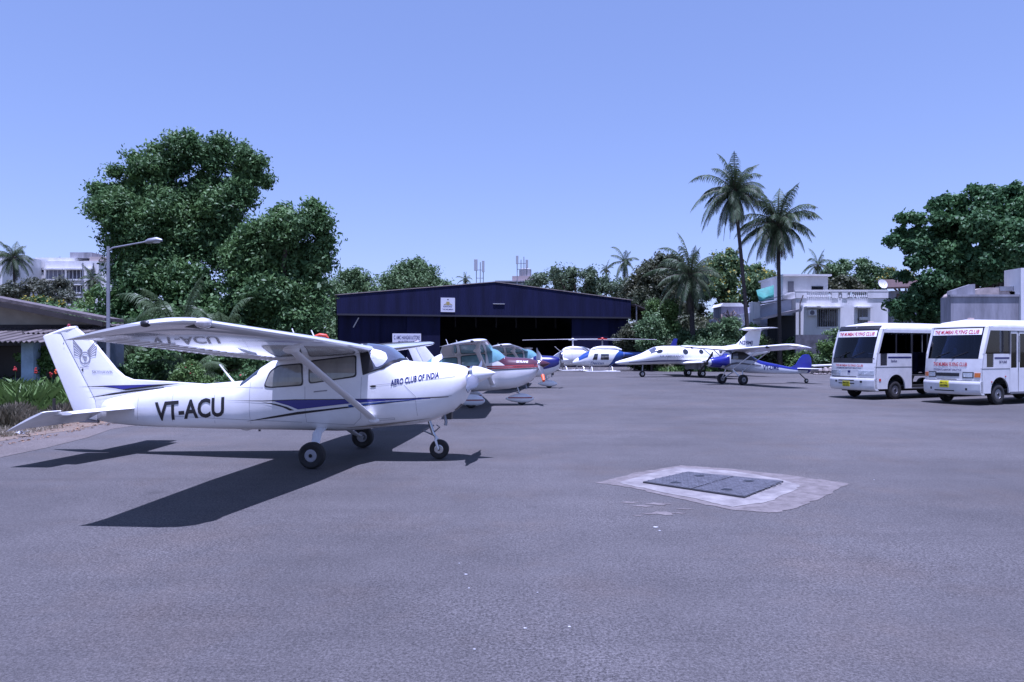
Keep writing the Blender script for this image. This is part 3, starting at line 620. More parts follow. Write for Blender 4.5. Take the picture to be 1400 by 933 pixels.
# ================================================================ minibuses
GL = glassmat('bus glass', (.30, .36, .50), 0)
SEAT = mat('bus seat', (.05, .06, .12), .8, var=.2)
CURTN = mat('bus curtain', (.42, .42, .45), .8, var=.3, vs=4, stretch=(8, 8, .5))
YEL = mat('yellow plate', (.62, .56, .02), .5)
LENS = mat('headlamp lens', (.45, .48, .52), .12, .3, coat=1, var=.3, vs=8)
DARK = mat('dark trim', (.018, .018, .022), .45, var=.2)
GRIME = mat('underbody', (.02, .02, .02), .9)
def bus(loc, yaw, label, kind):
    """local: x forward (front face x=0), left side y=+1.05"""
    T = thing('minibus', label, 'bus', (loc[0], loc[1], .004), R(yaw), 'white flying club minibuses')
    L, Wd = 7.3, 1.05
    A = kind == 'A'
    prof = [(.36, -.06), (.44, .03), (.80, .05), (.86, .0), (1.25, -.02), (1.62, -.06), (2.0, -.16), (2.78, -.42), (2.90, -.50), (3.0, -.66)]
    def px_(z):
        for (a, xa), (b, xb) in zip(prof, prof[1:]):
            if z <= b: return xa+(xb-xa)*max(0, (z-a))/(b-a)
        return prof[-1][1]
    def FR(y, z, off=0): return Vector((px_(z)-.20*(abs(y)/Wd)**2.6+off, y, z))
    # front skin as a closed shell piece
    def fpanel(name, z0, z1, y0, y1, m, par, off=0, nz=6, ny=14, th=.05):
        mb = MB(); g = []
        for i in range(nz+1):
            for j in range(ny+1): g.append(FR(y0+(y1-y0)*j/ny, z0+(z1-z0)*i/nz, off))
        n = len(g); g2 = [p-Vector((th, 0, 0)) for p in g]
        fs = [(i*(ny+1)+j, i*(ny+1)+j+1, (i+1)*(ny+1)+j+1, (i+1)*(ny+1)+j) for i in range(nz) for j in range(ny)]
        mb.add(g+g2, fs+[tuple(n+k for k in f[::-1]) for f in fs])
        edge = [j for j in range(ny+1)]+[(i+1)*(ny+1)-1 for i in range(1, nz+1)]+[nz*(ny+1)+j for j in range(ny-1, -1, -1)]+[i*(ny+1) for i in range(nz-1, 0, -1)]
        mb.add([], [tuple([edge[k]-0, edge[(k+1) % len(edge)], edge[(k+1) % len(edge)]+n, edge[k]+n]) for k in range(len(edge))]) if 0 else None
        b0 = len(mb.v)-2*n
        for k in range(len(edge)):
            a_, b_ = edge[k], edge[(k+1) % len(edge)]; mb.f.append((b0+a_, b0+b_, b0+b_+n, b0+a_+n)); mb.mi.append(0)
        return mb.build(name, m, par, smooth=True)
    fas = fpanel('front_panel', .86, 1.62 if not A else 1.42, -Wd, Wd, BUSW, T, nz=10)
    if A:
        fpanel('lower_screen', 1.425, 1.62, -.98, .98, DARK, T, -.002, nz=4)
    bmp = fpanel('bumper', .36, .84, -Wd, Wd, BUSW, T, .03, nz=8, th=.16)
    scr = fpanel('windscreen', 1.63, 2.74, -.93, .93, GL, T, .0, th=.008)
    for sg in (-1, 1): fpanel('corner_pillar', 1.42 if A else 1.62, 2.78, min(.935*sg, Wd*sg), max(.935*sg, Wd*sg), BUSW, T, 0, ny=3)
    fpanel('header', 2.745, 2.90 if A else 2.80, -.95, .95, DARK if A else BUSW, T, .015, ny=14, nz=4, th=.06)
    # banner inside the top of the screen
    bn = fpanel('banner', 2.46 if A else 2.47, 2.70, -.90, .90, mat('banner white', (.75, .74, .75), .5), scr, .012, nz=3, th=.004)
    def ftext(s, size, z, y0, y1, m, par, off=.02, sh=0):
        bm = text2d(s, size, .02, sh); bb = max(v.co.x for v in bm.verts)
        decal('lettering', bm, lambda u, v: FR(y0+(y1-y0)*u/bb, z+v, off), m, par, .1)
    # seen from the front the left of the picture is the bus's right side (y<0)
    RT = mat('red lettering', (.45, .02, .04), .5)
    ftext('THE MUMBAI FLYING CLUB', .19, 2.51, -.82, .82, RT, bn, .018, .15)
    if A:
        ftext('THE MUMBAI FLYING CLUB', .11, 1.29, -.72, .60, RT, fas, .012); ftext("STUDENTS AIRPORT SHUTTLE", .07, 1.20, -.66, .52, NAVY, fas, .012)
    else:
        ftext('THE MUMBAI FLYING CLUB', .19, 1.36, -.62, .62, RT, fas, .012); ftext("STUDENTS AIRPORT SHUTTLE", .10, 1.19, -.60, .45, NAVY, fas, .012)
    def fbox(name, y0, y1, z0, z1, m, par, off=.01, bev=0):
        bm = poly2d([(y0, z0), (y1, z0), (y1, z1), (y0, z1)]); return decal(name, bm, lambda u, v: FR(u, v, off), m, par, .12)
    def solid(name, y0, y1, z0, z1, m, par, d=.03): return fpanel(name, z0, z1, y0, y1, m, par, d, nz=3, ny=6, th=d+.02)
    if A:
        for sg in (-1, 1): 
            h = solid('headlight', min(.42*sg, 1.0*sg), max(.42*sg, 1.0*sg), .98, 1.13, LENS, T, .02)
            solid('fog_lamp', min(.55*sg, .63*sg), max(.55*sg, .63*sg), .66, .74, DARK, bmp, .04)
        fbox('grille', -.95, .35, .87, .90, DARK, fas); fbox('badge', -.06, .06, 1.04, 1.13, NAVY, fas)
        fbox('air_slot', -.45, .30, .72, .76, DARK, bmp, .035); fbox('air_slot', -.45, .30, .60, .64, DARK, bmp, .035)
        pl = solid('number_plate', -.24, .10, .50, .70, YEL, bmp, .05)
    else:
        for sg in (-1, 1):
            h = solid('headlight', min(.52*sg, .80*sg), max(.52*sg, .80*sg), .98, 1.13, LENS, T, .02)
            fpanel('headlight_surround', .95, 1.16, min(.49*sg, .83*sg), max(.49*sg, .83*sg), DARK, h, .006, nz=2, ny=4, th=.01)
            solid('indicator', min(.86*sg, 1.02*sg), max(.86*sg, 1.02*sg), .98, 1.13, mat('orange lens', (.55, .13, .01), .3, coat=.5), T, .02)
        solid('grille', -.52, .38, 1.0, 1.12, DARK, T, .008)
        fbox('air_slot', -.45, .30, .88, .90, DARK, fas, .012); fbox('air_slot', -.5, .25, .47, .51, DARK, bmp, .035)
        pl = solid('number_plate', -.28, .06, .60, .84, YEL, bmp, .05)
        for sg in (-1, 1): solid('tow_cover', min(.62*sg, .68*sg), max(.62*sg, .68*sg), .52, .60, DARK, bmp, .04)
    for i, s in enumerate(('MH 02' , 'XA 4172' if A else 'XA 3906')):
        bm = text2d(s, .09, .02, 0, 1); bb = max(v.co.x for v in bm.verts); y0 = -.21 if A else -.25
        z = (.61 if A else .74)-i*.10
        decal('plate_lettering', bm, lambda u, v: FR(y0+.27*u/bb, z+v, .056), BLACK, pl, None)
    # wipers, dashboard, shadows inside the screen are real things
    for y in (-.55, .1): MB().tube([FR(y, 1.66, .02), FR(y+.5, 1.86, .03)], .012, 5).build('wiper', BLACK, scr)
    fpanel('dashboard', 1.50, 1.66, -.92, .92, DARK, T, -.12, th=.35)
    # sides
    zb, zs, zt = .42, 1.80, 2.62
    door = (2.25, 3.15) if A else (1.75, 2.75)
    fs, rs = 1.37 if A else 1.20, 5.55
    def arch(poly_pts, c, r, n=14):
        return [(c-r*math.cos(math.pi*k/n), zb+.0+max(0, .0)+r*math.sin(math.pi*k/n)) for k in range(n+1)]
    def side(sg):
        segs = [(.12, door[0], fs), (door[1], L, rs)] if sg > 0 else [(.12, L, None)]
        if sg < 0: segs = [(.12, 3.0, fs), (3.0, L, rs)]
        for a, b, wc in segs:
            bm = bmesh.new()
            r = .50
            pts = [(a, zb)]+([(wc-r*math.cos(math.pi*k/16), zb+.12+r*math.sin(math.pi*k/16)*.92) for k in range(17)])
            pts = ([(a+.05, zb), (wc-r, zb)] if a < 1 else [(a, zb), (wc-r, zb)])+[(wc-r*math.cos(math.pi*k/16), zb+.06+r*math.sin(math.pi*k/16)) for k in range(17)]+[(wc+r, zb), (b, zb), (b, zs)]
            if sg > 0 and a < 1: pts += [(.86, zs), (.86, 1.33), (.48, 1.33), (.48, zs)]
            pts += [(.31, zs), (.265, 1.62), (.22, 1.25), (.20, .86), (.165, .80)] if a < 1 else [(a, zs)]
            mb = MB(); mb.prism([(-x, sg*Wd, z) for x, z in pts], (0, -sg*.05, 0)); p = mb.build('side_panel', BUSW, T)
            if sg > 0:
                x0 = .9 if a < 1 else a+.03
                MB().box(-b+.03, -x0, Wd+.001, Wd+.004, 1.62, 1.68).build('stripe', NAVY, p)
                MB().box(-b+.0, -a-.02, Wd+.001, Wd+.006, 1.27, 1.285).build('trim_strip', GREYD, p)
                if a < 1:
                    bm2 = text2d('Starbus' if A else 'SKYLINE', .13, .02); decal('lettering', bm2, lambda u, v: (-(1.05 if A else 1.15)-u*.9, Wd+.006, 1.47+v), NAVY, p, None)
                    MB().box(-.86, -.48, Wd-.03, Wd-.02, 1.33, zs).build('lower_window', GLASSD, p)
                    if not A:
                        for xq in (.72, 1.48): MB().box(-xq-.05, -xq, Wd, Wd+.015, .98 if xq > 1 else .80, 1.02 if xq > 1 else .84).build('side_marker', RED, p)
                    else: MB().box(-.50, -.40, Wd, Wd+.01, .72, .82).build('side_marker', RED, p)
        # window band: glass and dark pillars
        MB().prism([(-x, sg*(Wd+.002), z) for x, z in ((.29, zs), (.40, zs), (.70, zt+.06), (.58, zt+.06))], (0, -sg*.05, 0)).build('corner_pillar', BUSW, T)
        MB().prism([(-x, sg*(Wd-.004), z) for x, z in ((.41, zs+.01), (1.30, zs+.01), (1.30, zt), (.70, zt))], (0, -sg*.012, 0)).build('side_window', GL, T)
        gx = [(1.38, door[0])] if sg > 0 else [(1.45, 3.0)]
        gx += [(door[1]+.05 if sg > 0 else 3.05, 4.3), (4.35, 5.7), (5.75, 7.1)]
        for a, b in gx:
            wn = MB().box(-b+.02, -a-.02, sg*Wd-.012 if sg > 0 else sg*Wd, sg*Wd if sg > 0 else sg*Wd+.012, zs+.01, zt).build('side_window', GL, T)
            MB().box(-b+.02, -b+.06, sg*Wd-(.02 if sg > 0 else -.0), sg*Wd+(.006 if sg > 0 else .02), zs, zt).build('window_frame', DARK, wn)
        for x in ([1.35, door[0]-.03, door[1], 4.32, 5.72, 7.14] if sg > 0 else [1.42, 3.02, 4.32, 5.72, 7.14]):
            MB().box(-x-.09, -x+.0, sg*(Wd-.04) if sg < 0 else Wd-.04, (sg*(Wd-.04)) + (-.03 if sg < 0 else .035), zs, zt+.01).build('pillar', DARK, T)
        MB().box(-L, -.66, min(sg*Wd, sg*(Wd-.05)), max(sg*Wd, sg*(Wd-.05)), zt, zt+.10).build('cant_rail', BUSW, T)
        for wc in (fs, rs):
            tire = wheel('wheel', T, (-wc, sg*.90, .37), .37, .22, (0, 1, 0), DMETAL)
            MB().lathe([(0, .50), (.28, .50)], (-wc, sg*(Wd-.32), .46), (0, sg, 0), 20).build('wheel_well', GRIME, T) if 0 else None
    side(1); side(-1)
    MB().box(-L, -.2, -.98, .98, .50, .56).box(-L, -.3, -.6, .6, .30, .50).build('chassis', GRIME, T)
    # roof
    sec = [(-Wd, 2.715), (-Wd, 2.80), (-.98, 2.90), (-.75, 2.98), (0, 3.05), (.75, 2.98), (.98, 2.90), (Wd, 2.80), (Wd, 2.715), (.9, 2.72), (-.9, 2.72)]
    rings = []
    for x, k, hs in ((-.40, 1, .12), (-.44, 1, .35), (-.52, 1, .62), (-.66, 1, .84), (-.95, 1, .97), (-1.6, 1, 1), (-4, 1, 1.05), (-L+.2, 1, 1), (-L, .98, .75)):
        rings.append([Vector((x-.20*(abs(y)/Wd)**2.6*(1 if x > -1 else 0), y*k, 2.72+(z-2.72)*(hs if z > 2.72 else 1))) for y, z in sec])
    rf = MB().rings(rings).build('roof', BUSW, T, smooth=True)
    MB().box(-1.35, -1.1, -.05, .05, 3.03, 3.10).build('roof_vent', mat('roof vent', (.4, .3, .28), .6), rf, bevel=.02)
    MB().box(-L-.02, -L+.03, -Wd+.03, Wd-.03, .42, 2.75).build('rear_panel', BUSW, T)
    # door
    if A:
        MB().box(-door[1], -door[0], Wd-.35, Wd-.02, .40, .46).build('door_step', DMETAL, T)
        MB().box(-door[0]-.06, -door[0]-.02, Wd-.5, Wd-.03, .5, 2.6).build('open_door_leaf', DARK, T)
    else:
        dr = MB()
        for a, b in ((door[0]+.03, door[0]+.48), (door[0]+.52, door[1]-.03)):
            dr.box(-b, -a, Wd-.05, Wd-.01, .45, 1.30)
            for x0, x1, z0, z1 in ((a, a+.06, 1.30, 2.60), (b-.06, b, 1.30, 2.60), (a, b, 2.52, 2.60)): dr.box(-x1, -x0, Wd-.045, Wd-.012, z0, z1)
        d_ = dr.build('folding_door', BUSW, T)
        MB().box(-door[1]+.05, -door[0]-.05, Wd-.032, Wd-.026, 1.3, 2.52).build('door_glass', GL, d_)
        MB().tube([(-door[0]-.5, Wd+.03, 1.5), (-door[0]-.5, Wd+.03, 2.45)], .018, 6).build('grab_rail', METAL, d_)
        MB().box(-door[1]+.02, -door[0]-.02, Wd-.25, Wd+.01, .38, .44).build('door_step', DMETAL, T)
    # seats and curtains inside
    for x in (.95,)+tuple(2.2+.85*k for k in range(6)):
        for y in (-.62, .62):
            if y > 0 and door[0]-.2 < x < door[1]+.1: continue
            if x < 1 and y > 0: continue
            MB().box(-x-.45, -x, y-.36, y+.36, 1.0, 1.15).box(-x-.50, -x-.40, y-.34, y+.34, 1.1, 1.85).build('seat', SEAT, T, bevel=.03)
    MB().box(-L+.1, -.35, -.95, .95, .90, .95).build('floor_deck', GRIME, T)
    for x0 in (1.55, 3.4, 4.6, 6.0):
        for sg in (-1, 1):
            if sg > 0 and x0 < door[1]: continue
            MB().box(-x0-.35, -x0, sg*(Wd-.09), sg*(Wd-.07), 1.82, 2.6).build('curtain', CURTN, T)
    if A: MB().sphere((-.75, Wd-.35, 2.25), (.12, .10, .12)).build('mirror_back', RED, T, smooth=True)
    st_ = MB().lathe([(-.02, .20), (.0, .22), (.02, .20)], (-.55, -.45, 1.62), (.5, 0, .8), 18).build('steering_wheel', BLACK, T, smooth=True)
    MB().sphere((-.34 if A else -.36, .0, 1.80 if A else 1.90), (.05, .07, .12)).build('dashboard_ornament', WHITE, T, smooth=True)
    return T
# front centre: near front corner is local (0, +1.05)
def place(corner, yaw):
    a = R(yaw); return (corner[0]+1.05*math.sin(a), corner[1]-1.05*math.cos(a))
bus(place((13.85, 27.6), 204), 204, 'white minibus with its side door open and swept headlights, farther left of the two', 'A')
bus(place((16.05, 24.7), 204), 204, 'white minibus with square headlights, orange indicator and closed folding door, nearer to the right edge', 'B')
# ================================================================ ground
def ground_mat(name, base, fine, contrast, kind):
    m = bpy.data.materials.new(name); m.use_nodes = True; n = m.node_tree; L = n.links.new; p = n.nodes['Principled BSDF']
    g = n.nodes.new('ShaderNodeNewGeometry')
    def noise(sc_, det, rough=.6, vec=None):
        z = n.nodes.new('ShaderNodeTexNoise'); z.inputs['Scale'].default_value = sc_; z.inputs['Detail'].default_value = det; z.inputs['Roughness'].default_value = rough
        L(vec or g.outputs['Position'], z.inputs[0]); return z.outputs[0]
    def ramp(src, p0, p1, c0, c1):
        r = n.nodes.new('ShaderNodeMapRange'); r.inputs[1].default_value = p0; r.inputs[2].default_value = p1; r.inputs[3].default_value = c0; r.inputs[4].default_value = c1; L(src, r.inputs[0]); return r.outputs[0]
    def mul(a, b):
        r = n.nodes.new('ShaderNodeMath'); r.operation = 'MULTIPLY'; L(a, r.inputs[0]); L(b, r.inputs[1]); return r.outputs[0]
    v = ramp(noise(.16, 5), .33, .67, .80, 1.16)
    v = mul(v, ramp(noise(1.3, 5, .7), .3, .7, .93, 1.07))
    # coarse and smooth zones: grain strength varies from place to place
    zone = ramp(noise(.35, 4, .6), .38, .62, .65, 1.35); gr = ramp(noise(fine, 2, .8), .32, .68, -contrast, contrast); gz = mul(zone, gr)
    ad = n.nodes.new('ShaderNodeMath'); ad.operation = 'ADD'; ad.inputs[1].default_value = 1; L(gz, ad.inputs[0]); v = mul(v, ad.outputs[0])
    v = mul(v, ramp(noise(fine*2.6, 1, .5), .3, .7, 1-contrast*.6, 1+contrast*.6))
    if kind == 'asphalt':
        # faint long tyre sweeps and pale worn stones
        mp = n.nodes.new('ShaderNodeMapping'); mp.inputs['Rotation'].default_value = (0, 0, .5); mp.inputs['Scale'].default_value = (.06, .9, 1); L(g.outputs['Position'], mp.inputs[0])
        v = mul(v, ramp(noise(1.0, 4, .6, mp.outputs[0]), .35, .7, .95, 1.06))
        vo = n.nodes.new('ShaderNodeTexVoronoi'); vo.inputs['Scale'].default_value = 26; L(g.outputs['Position'], vo.inputs[0])
        v = mul(v, ramp(vo.outputs['Distance'], .02, .13, 1.5, 1.0))
        vo = n.nodes.new('ShaderNodeTexVoronoi'); vo.inputs['Scale'].default_value = 11; L(g.outputs['Position'], vo.inputs[0])
        v = mul(v, ramp(vo.outputs['Distance'], .02, .07, .45, 1.0))
        # dark oil spots
        v = mul(v, ramp(noise(.9, 3, .6), .66, .74, 1.0, .80))
        v = mul(v, ramp(noise(.055, 4, .7), .42, .60, .90, 1.06))
        for rot_, sc__, lo in ((.55, (.05, 1.3, 1), .94), (-.7, (.05, .9, 1), .94), (1.2, (.06, 1.5, 1), .93)):
            mp = n.nodes.new('ShaderNodeMapping'); mp.inputs['Rotation'].default_value = (0, 0, rot_); mp.inputs['Scale'].default_value = sc__; L(g.outputs['Position'], mp.inputs[0])
            v = mul(v, ramp(noise(1.7, 3, .5, mp.outputs[0]), .60, .68, 1.0, lo))
    mx = n.nodes.new('ShaderNodeMix'); mx.data_type = 'RGBA'; mx.blend_type = 'MULTIPLY'; mx.inputs[0].default_value = 1; mx.inputs[6].default_value = tuple(base)+(1,)
    L(v, mx.inputs[7])
    hv = n.nodes.new('ShaderNodeMix'); hv.data_type = 'RGBA'; hv.blend_type = 'MULTIPLY'; hv.inputs[7].default_value = (1.05, .99, .94, 1)
    L(ramp(noise(.5, 4, .65), .50, .66, 0, 1), hv.inputs[0]); L(mx.outputs[2], hv.inputs[6]); L(hv.outputs[2], p.inputs['Base Color'])
    p.inputs['Roughness'].default_value = .85; p.inputs['Specular IOR Level'].default_value = .3
    bu = n.nodes.new('ShaderNodeBump'); bu.inputs['Strength'].default_value = .35; bu.inputs['Distance'].default_value = .01
    L(noise(fine*.8, 3, .8), bu.inputs['Height']); L(bu.outputs[0], p.inputs['Normal'])
    return m
ASPH = ground_mat('apron asphalt', (.078, .0735, .071), 48, .46, 'asphalt')
DIRT = ground_mat('dirt', (.15, .115, .085), 22, .35, 'dirt')
SCRUB = ground_mat('scrub soil', (.07, .065, .035), 9, .4, 'dirt')
SHOULD = ground_mat('dusty shoulder', (.11, .095, .085), 40, .4, 'dirt')
def sheet(name, pts, z, m, kind='structure', par=None):
    o = MB().add([(p[0], p[1], z) for p in pts], [tuple(range(len(pts)))]).build(name, m, par)
    if kind: o['kind'] = kind
    return o
sheet('ground', [(-2500, -300), (2500, -300), (2500, 4500), (-2500, 4500)], -.006, SCRUB)
rnd = random.Random(5)
edge = []
for i in range(60):
    t = i/59; y = -20+100*t
    x = -10.2-.05*max(0, y-14) if y > 10 else -10.2-.35*(10-y)*.4
    edge.append((x+rnd.uniform(-.12, .12)-(8*max(0, (y-30)/50)), y))
sheet('dusty_verge', [(-60, -20)]+[(x+.9+rnd.uniform(-.3, .3), y) for x, y in edge]+[(-60, 80)], .010, SHOULD)
sheet('planting_bed_soil', [(-60, -20)]+[(x-.25+rnd.uniform(-.2, .2), y) for x, y in edge]+[(-60, 80)], .014, DIRT)
far = [(60, 62), (40, 66.5), (24, 68), (17.5, 74), (16, 88), (-24, 82)]
sheet('apron', [(-12, -20), (70, -20), (70, 60)]+far+[(x, y) for x, y in edge[::-1] if y < 79], .004, ASPH)
ASPH2 = ground_mat('apron older lane', (.058, .056, .060), 34, .55, 'asphalt')
for q_ in ():
    pass
lane = [gnd(590, 933), gnd(690, 880), gnd(800, 823), gnd(900, 762), gnd(985, 716), gnd(1000, 712)]
CONC = mat('new concrete', (.165, .15, .145), .85, var=.25, vs=3, bump=.5, bs=60, col2=(.25, .235, .22))
CONCO = mat('old concrete', (.125, .108, .10), .9, var=.3, vs=6, bump=.6, bs=60, col2=(.17, .15, .14))
def blob(pts, j=.03, n=8, seed=1):
    r = random.Random(seed); out = []
    for i, a in enumerate(pts):
        b = pts[(i+1) % len(pts)]
        for k in range(n): 
            t = k/n; out.append((a[0]+(b[0]-a[0])*t+r.uniform(-j, j), a[1]+(b[1]-a[1])*t+r.uniform(-j, j)))
    return out
G2 = lambda px, py: tuple(gnd(px, py)[:2])
sheet('concrete_patch_border', blob([G2(815, 661), G2(870, 647), G2(932, 637), G2(1000, 642), G2(1075, 650), G2(1160, 662), G2(1118, 684), G2(1085, 697), G2(1058, 702), G2(1000, 698), G2(915, 680), G2(860, 667)], .025), .009, CONCO)
sheet('concrete_patch', blob([G2(845, 661), G2(890, 648), G2(925, 640), G2(1000, 645), G2(1060, 655), G2(1092, 664), G2(1090, 671), G2(1052, 687), G2(1000, 695), G2(950, 683), G2(870, 667)], .02, seed=2), .013, CONC)
rr = random.Random(3)
for (px, py, w_) in ((862, 688, 14), (905, 703, 30), (880, 693, 16), (935, 697, 12), (900, 690, 20), (872, 706, 9)):
    c = gnd(px, py); a = w_/F*c.y
    sheet('concrete_smear', blob([(c.x-a, c.y), (c.x-a*.3, c.y+a*.35), (c.x+a, c.y+a*.1), (c.x+a*.2, c.y-a*.35)], a*.14, 5, seed=px), .0085, CONCO)
# iron covers
IRON = mat('iron cover', (.10, .10, .11), .5, .3, var=.4, vs=14, bump=.4, bs=40)
IFR = mat('iron frame', (.05, .05, .055), .6, .3)
cA, cT, cR, cB = [Vector(gnd(*p)) for p in ((879, 662), (940, 648), (1071, 661), (1018, 683))]
mT = cT+(cR-cT)*.5; mB = cA+(cB-cA)*.5
def cover(q, label):
    c = sum(q, Vector())/4; mb = MB(); z0 = .013
    o = MB().prism([(p.x, p.y, z0) for p in q], (0, 0, .022)).build('manhole_cover', IFR)
    tag(o, label, 'manhole cover', 'iron manhole covers in the concrete patch')
    u = (q[1]-q[0]); v = (q[3]-q[0]); mb = MB()
    N = 13
    for i in range(N):
        for j in range(N):
            a = q[0]+u*((i+.5)/N)+v*((j+.5)/N); d1 = u.normalized()*.035; d2 = v.normalized()*.010
            if (i+j) % 2: d1, d2 = v.normalized()*.035, u.normalized()*.010
            mb.prism([(p.x, p.y, z0+.0225) for p in (a-d1-d2, a+d1-d2, a+d1+d2, a-d1+d2)], (0, 0, .004))
    mb.build('tread_pattern', IRON, o)
    inn = [c+(p-c)*.965 for p in q]; MB().prism([(p.x, p.y, z0+.0225) for p in inn], (0, 0, .0015)).build('plate', IRON, o)
    for t in ((.2, .5), (.8, .45)):
        a = q[0]+u*t[0]+v*t[1]
        MB().prism([(a.x+.075*math.cos(k*math.pi/4), a.y+.055*math.sin(k*math.pi/4), z0+.0245) for k in range(8)], (0, 0, .004)).build('lifting_hole', BLACK, o)
cover([cA, cT, mT, mB], 'dark iron cover set in pale concrete, the half nearer the parked planes')
cover([mB+(mT-mB)*0+(cB-cA)*.008, mT+(cR-cT)*.008, cR, cB], 'dark iron cover set in pale concrete, the half nearer the minibuses')
# small litter: pale chips
LIT = mat('paper scrap', (.42, .42, .42), .8)
for i, (px, py, s) in enumerate(((637, 787, .015), (628, 772, .010), (718, 861, .013), (778, 859, .016), (649, 890, .010), (641, 806, .009), (896, 722, .03), (1195, 657, .012), (735, 812, .008), (902, 727, .016))):
    c = gnd(px, py); r = random.Random(i)
    mb = MB().prism([(c.x+s*math.cos(k*1.05)*r.uniform(.5, 1.2), c.y+s*.7*math.sin(k*1.05)*r.uniform(.5, 1.2), .006) for k in range(6)], (0, 0, .006))
    if i in (0, 2, 3, 6): tag(mb.build('paper_scrap', LIT), ['small white paper scrap on the open asphalt left of the manhole', '', 'tiny white scrap on asphalt low in the middle foreground', 'white crumpled scrap on asphalt beside the faint lane edge', '', '', 'white streak of debris on asphalt below the concrete patch'][i], 'litter')
    else:
        o = mb.build('pale_chip', LIT); tag(o, 'tiny pale chip lying on the grey asphalt', 'litter', 'tiny pale chips scattered on the asphalt')
bagm = MB(); c = gnd(30, 598)
rr = random.Random(6)
for k in range(9):
    a_ = rr.uniform(0, 6.28); q_ = Vector((c.x+.10*math.cos(a_), c.y+.07*math.sin(a_), .03)); bagm.add([q_+Vector((rr.uniform(-.11, .11), rr.uniform(-.08, .08), rr.uniform(0, .13))) for _ in range(4)], [(0, 1, 2), (0, 2, 3), (0, 1, 3), (1, 2, 3)])
tag(bagm.build('plastic_bag', mat('white plastic', (.42, .42, .44), .5, bump=1, bs=12)), 'crumpled white plastic bag on the dirt verge below the tailplane', 'litter')

# ================================================================ hangar
HY0, HY1 = 80.0, 88.0; hl = Vector((-19.35, 80, 0)); hr = Vector((14.4, 88, 0)); hu = (hr-hl).normalized(); hw = (hr-hl).length; hn = Vector((-hu.y, hu.x, 0))
def ribbed(name, col, ribs, rough=.5, var=.2, alongz=True):
    """painted corrugated sheet: ribs as bump along object X"""
    m = bpy.data.materials.new(name); m.use_nodes = True; n = m.node_tree; L = n.links.new; p = n.nodes['Principled BSDF']; p.inputs['Roughness'].default_value = rough
    tc = n.nodes.new('ShaderNodeTexCoord'); wv = n.nodes.new('ShaderNodeTexWave'); wv.wave_type = 'BANDS'; wv.bands_direction = 'X'; wv.inputs['Scale'].default_value = ribs; L(tc.outputs['Object'], wv.inputs[0])
    bu = n.nodes.new('ShaderNodeBump'); bu.inputs['Strength'].default_value = .8; bu.inputs['Distance'].default_value = .05; L(wv.outputs[1], bu.inputs['Height']); L(bu.outputs[0], p.inputs['Normal'])
    mp = n.nodes.new('ShaderNodeMapping'); mp.inputs['Scale'].default_value = (.9, .9, .12); L(tc.outputs['Object'], mp.inputs[0])
    nz = n.nodes.new('ShaderNodeTexNoise'); nz.inputs['Scale'].default_value = 1.3; nz.inputs['Detail'].default_value = 7; L(mp.outputs[0], nz.inputs[0])
    cr = n.nodes.new('ShaderNodeValToRGB'); cr.color_ramp.elements[0].position = .3; cr.color_ramp.elements[1].position = .7
    cr.color_ramp.elements[0].color = tuple(x*(1-var) for x in col)+(1,); cr.color_ramp.elements[1].color = tuple(x*(1+var) for x in col)+(1,)
    p.inputs['Specular IOR Level'].default_value = .2
    L(nz.outputs[0], cr.inputs[0]); L(cr.outputs[0], p.inputs['Base Color']); return m
HB = ribbed('hangar blue sheet', (.0095, .0115, .045), 1.6, .75, .35); HB2 = ribbed('hangar door sheet', (.006, .0075, .034), 2.2, .75, .35)
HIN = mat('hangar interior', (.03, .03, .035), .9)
RUSTR = mat('weathered roof sheet', (.25, .21, .20), .8, var=.3, vs=2)
hg = thing('hangar', 'long low dark blue hangar with shallow gable and open black doorway', 'hangar', hl, math.atan2(hu.y, hu.x))
D = 30.0; ez, ap, hz = 8.15, 10.0, 6.05; ax_ = hw*.515
def hb(name, x0, x1, y0, y1, z0, z1, m, par=hg, bev=0): return MB().box(x0, x1, y0, y1, z0, z1).build(name, m, par, bevel=bev)
MB().prism([(-.2, 0, hz), (hw+.2, 0, hz), (hw+.2, 0, ez), (ax_, 0, ap), (-.2, 0, ez)], (0, .25, 0)).build('gable_wall', HB, hg)
o0, o1 = hw*.329, hw*.79
hb('sliding_door', .0, hw*.13, .45, .55, 0, hz+.1, HB2); hb('sliding_door', hw*.125, hw*.225, .60, .70, 0, hz+.1, HB2); hb('sliding_door', hw*.22, o0, .32, .42, 0, hz+.1, HB2)
hb('sliding_door', o1, hw*.925, .32, .42, 0, hz+.1, HB2); hb('sliding_door', hw*.92, hw+.1, .50, .60, 0, hz+.1, HB2)
for x in (0, hw): hb('side_wall', x-.1, x+.1, .8, D, 0, ez-.05, HB2)
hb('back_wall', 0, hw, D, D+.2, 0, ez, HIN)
MB().prism([(-.4, -.06, ez+.02), (ax_, -.06, ap+.04), (hw+.4, -.06, ez+.02), (hw+.4, -.06, ez+.10), (ax_, -.06, ap+.12), (-.4, -.06, ez+.10)], (0, D+.8, 0)).build('roof', RUSTR, hg)
hb('door_track', -.2, hw+.2, -.05, -.002, hz-.12, hz+.08, mat('dark steel', (.02, .02, .03), .6))
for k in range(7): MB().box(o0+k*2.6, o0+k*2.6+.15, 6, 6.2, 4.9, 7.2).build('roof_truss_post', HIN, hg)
hb('floor_slab', .2, hw-.2, .8, D-.1, .0, .02, mat('hangar floor', (.07, .07, .07), .7))
sg_ = hb('emblem_sign', hw*.331-.05, hw*.331+1.6, -.10, -.03, 6.45, 8.1, mat('sign white', (.60, .60, .66), .5)); 
x0 = hw*.331-.05
GOLD = mat('emblem gold', (.35, .28, .10), .5)
MB().box(x0+.66, x0+1.0, -.112, -.10, 7.25, 7.65).build('emblem', GOLD, sg_)
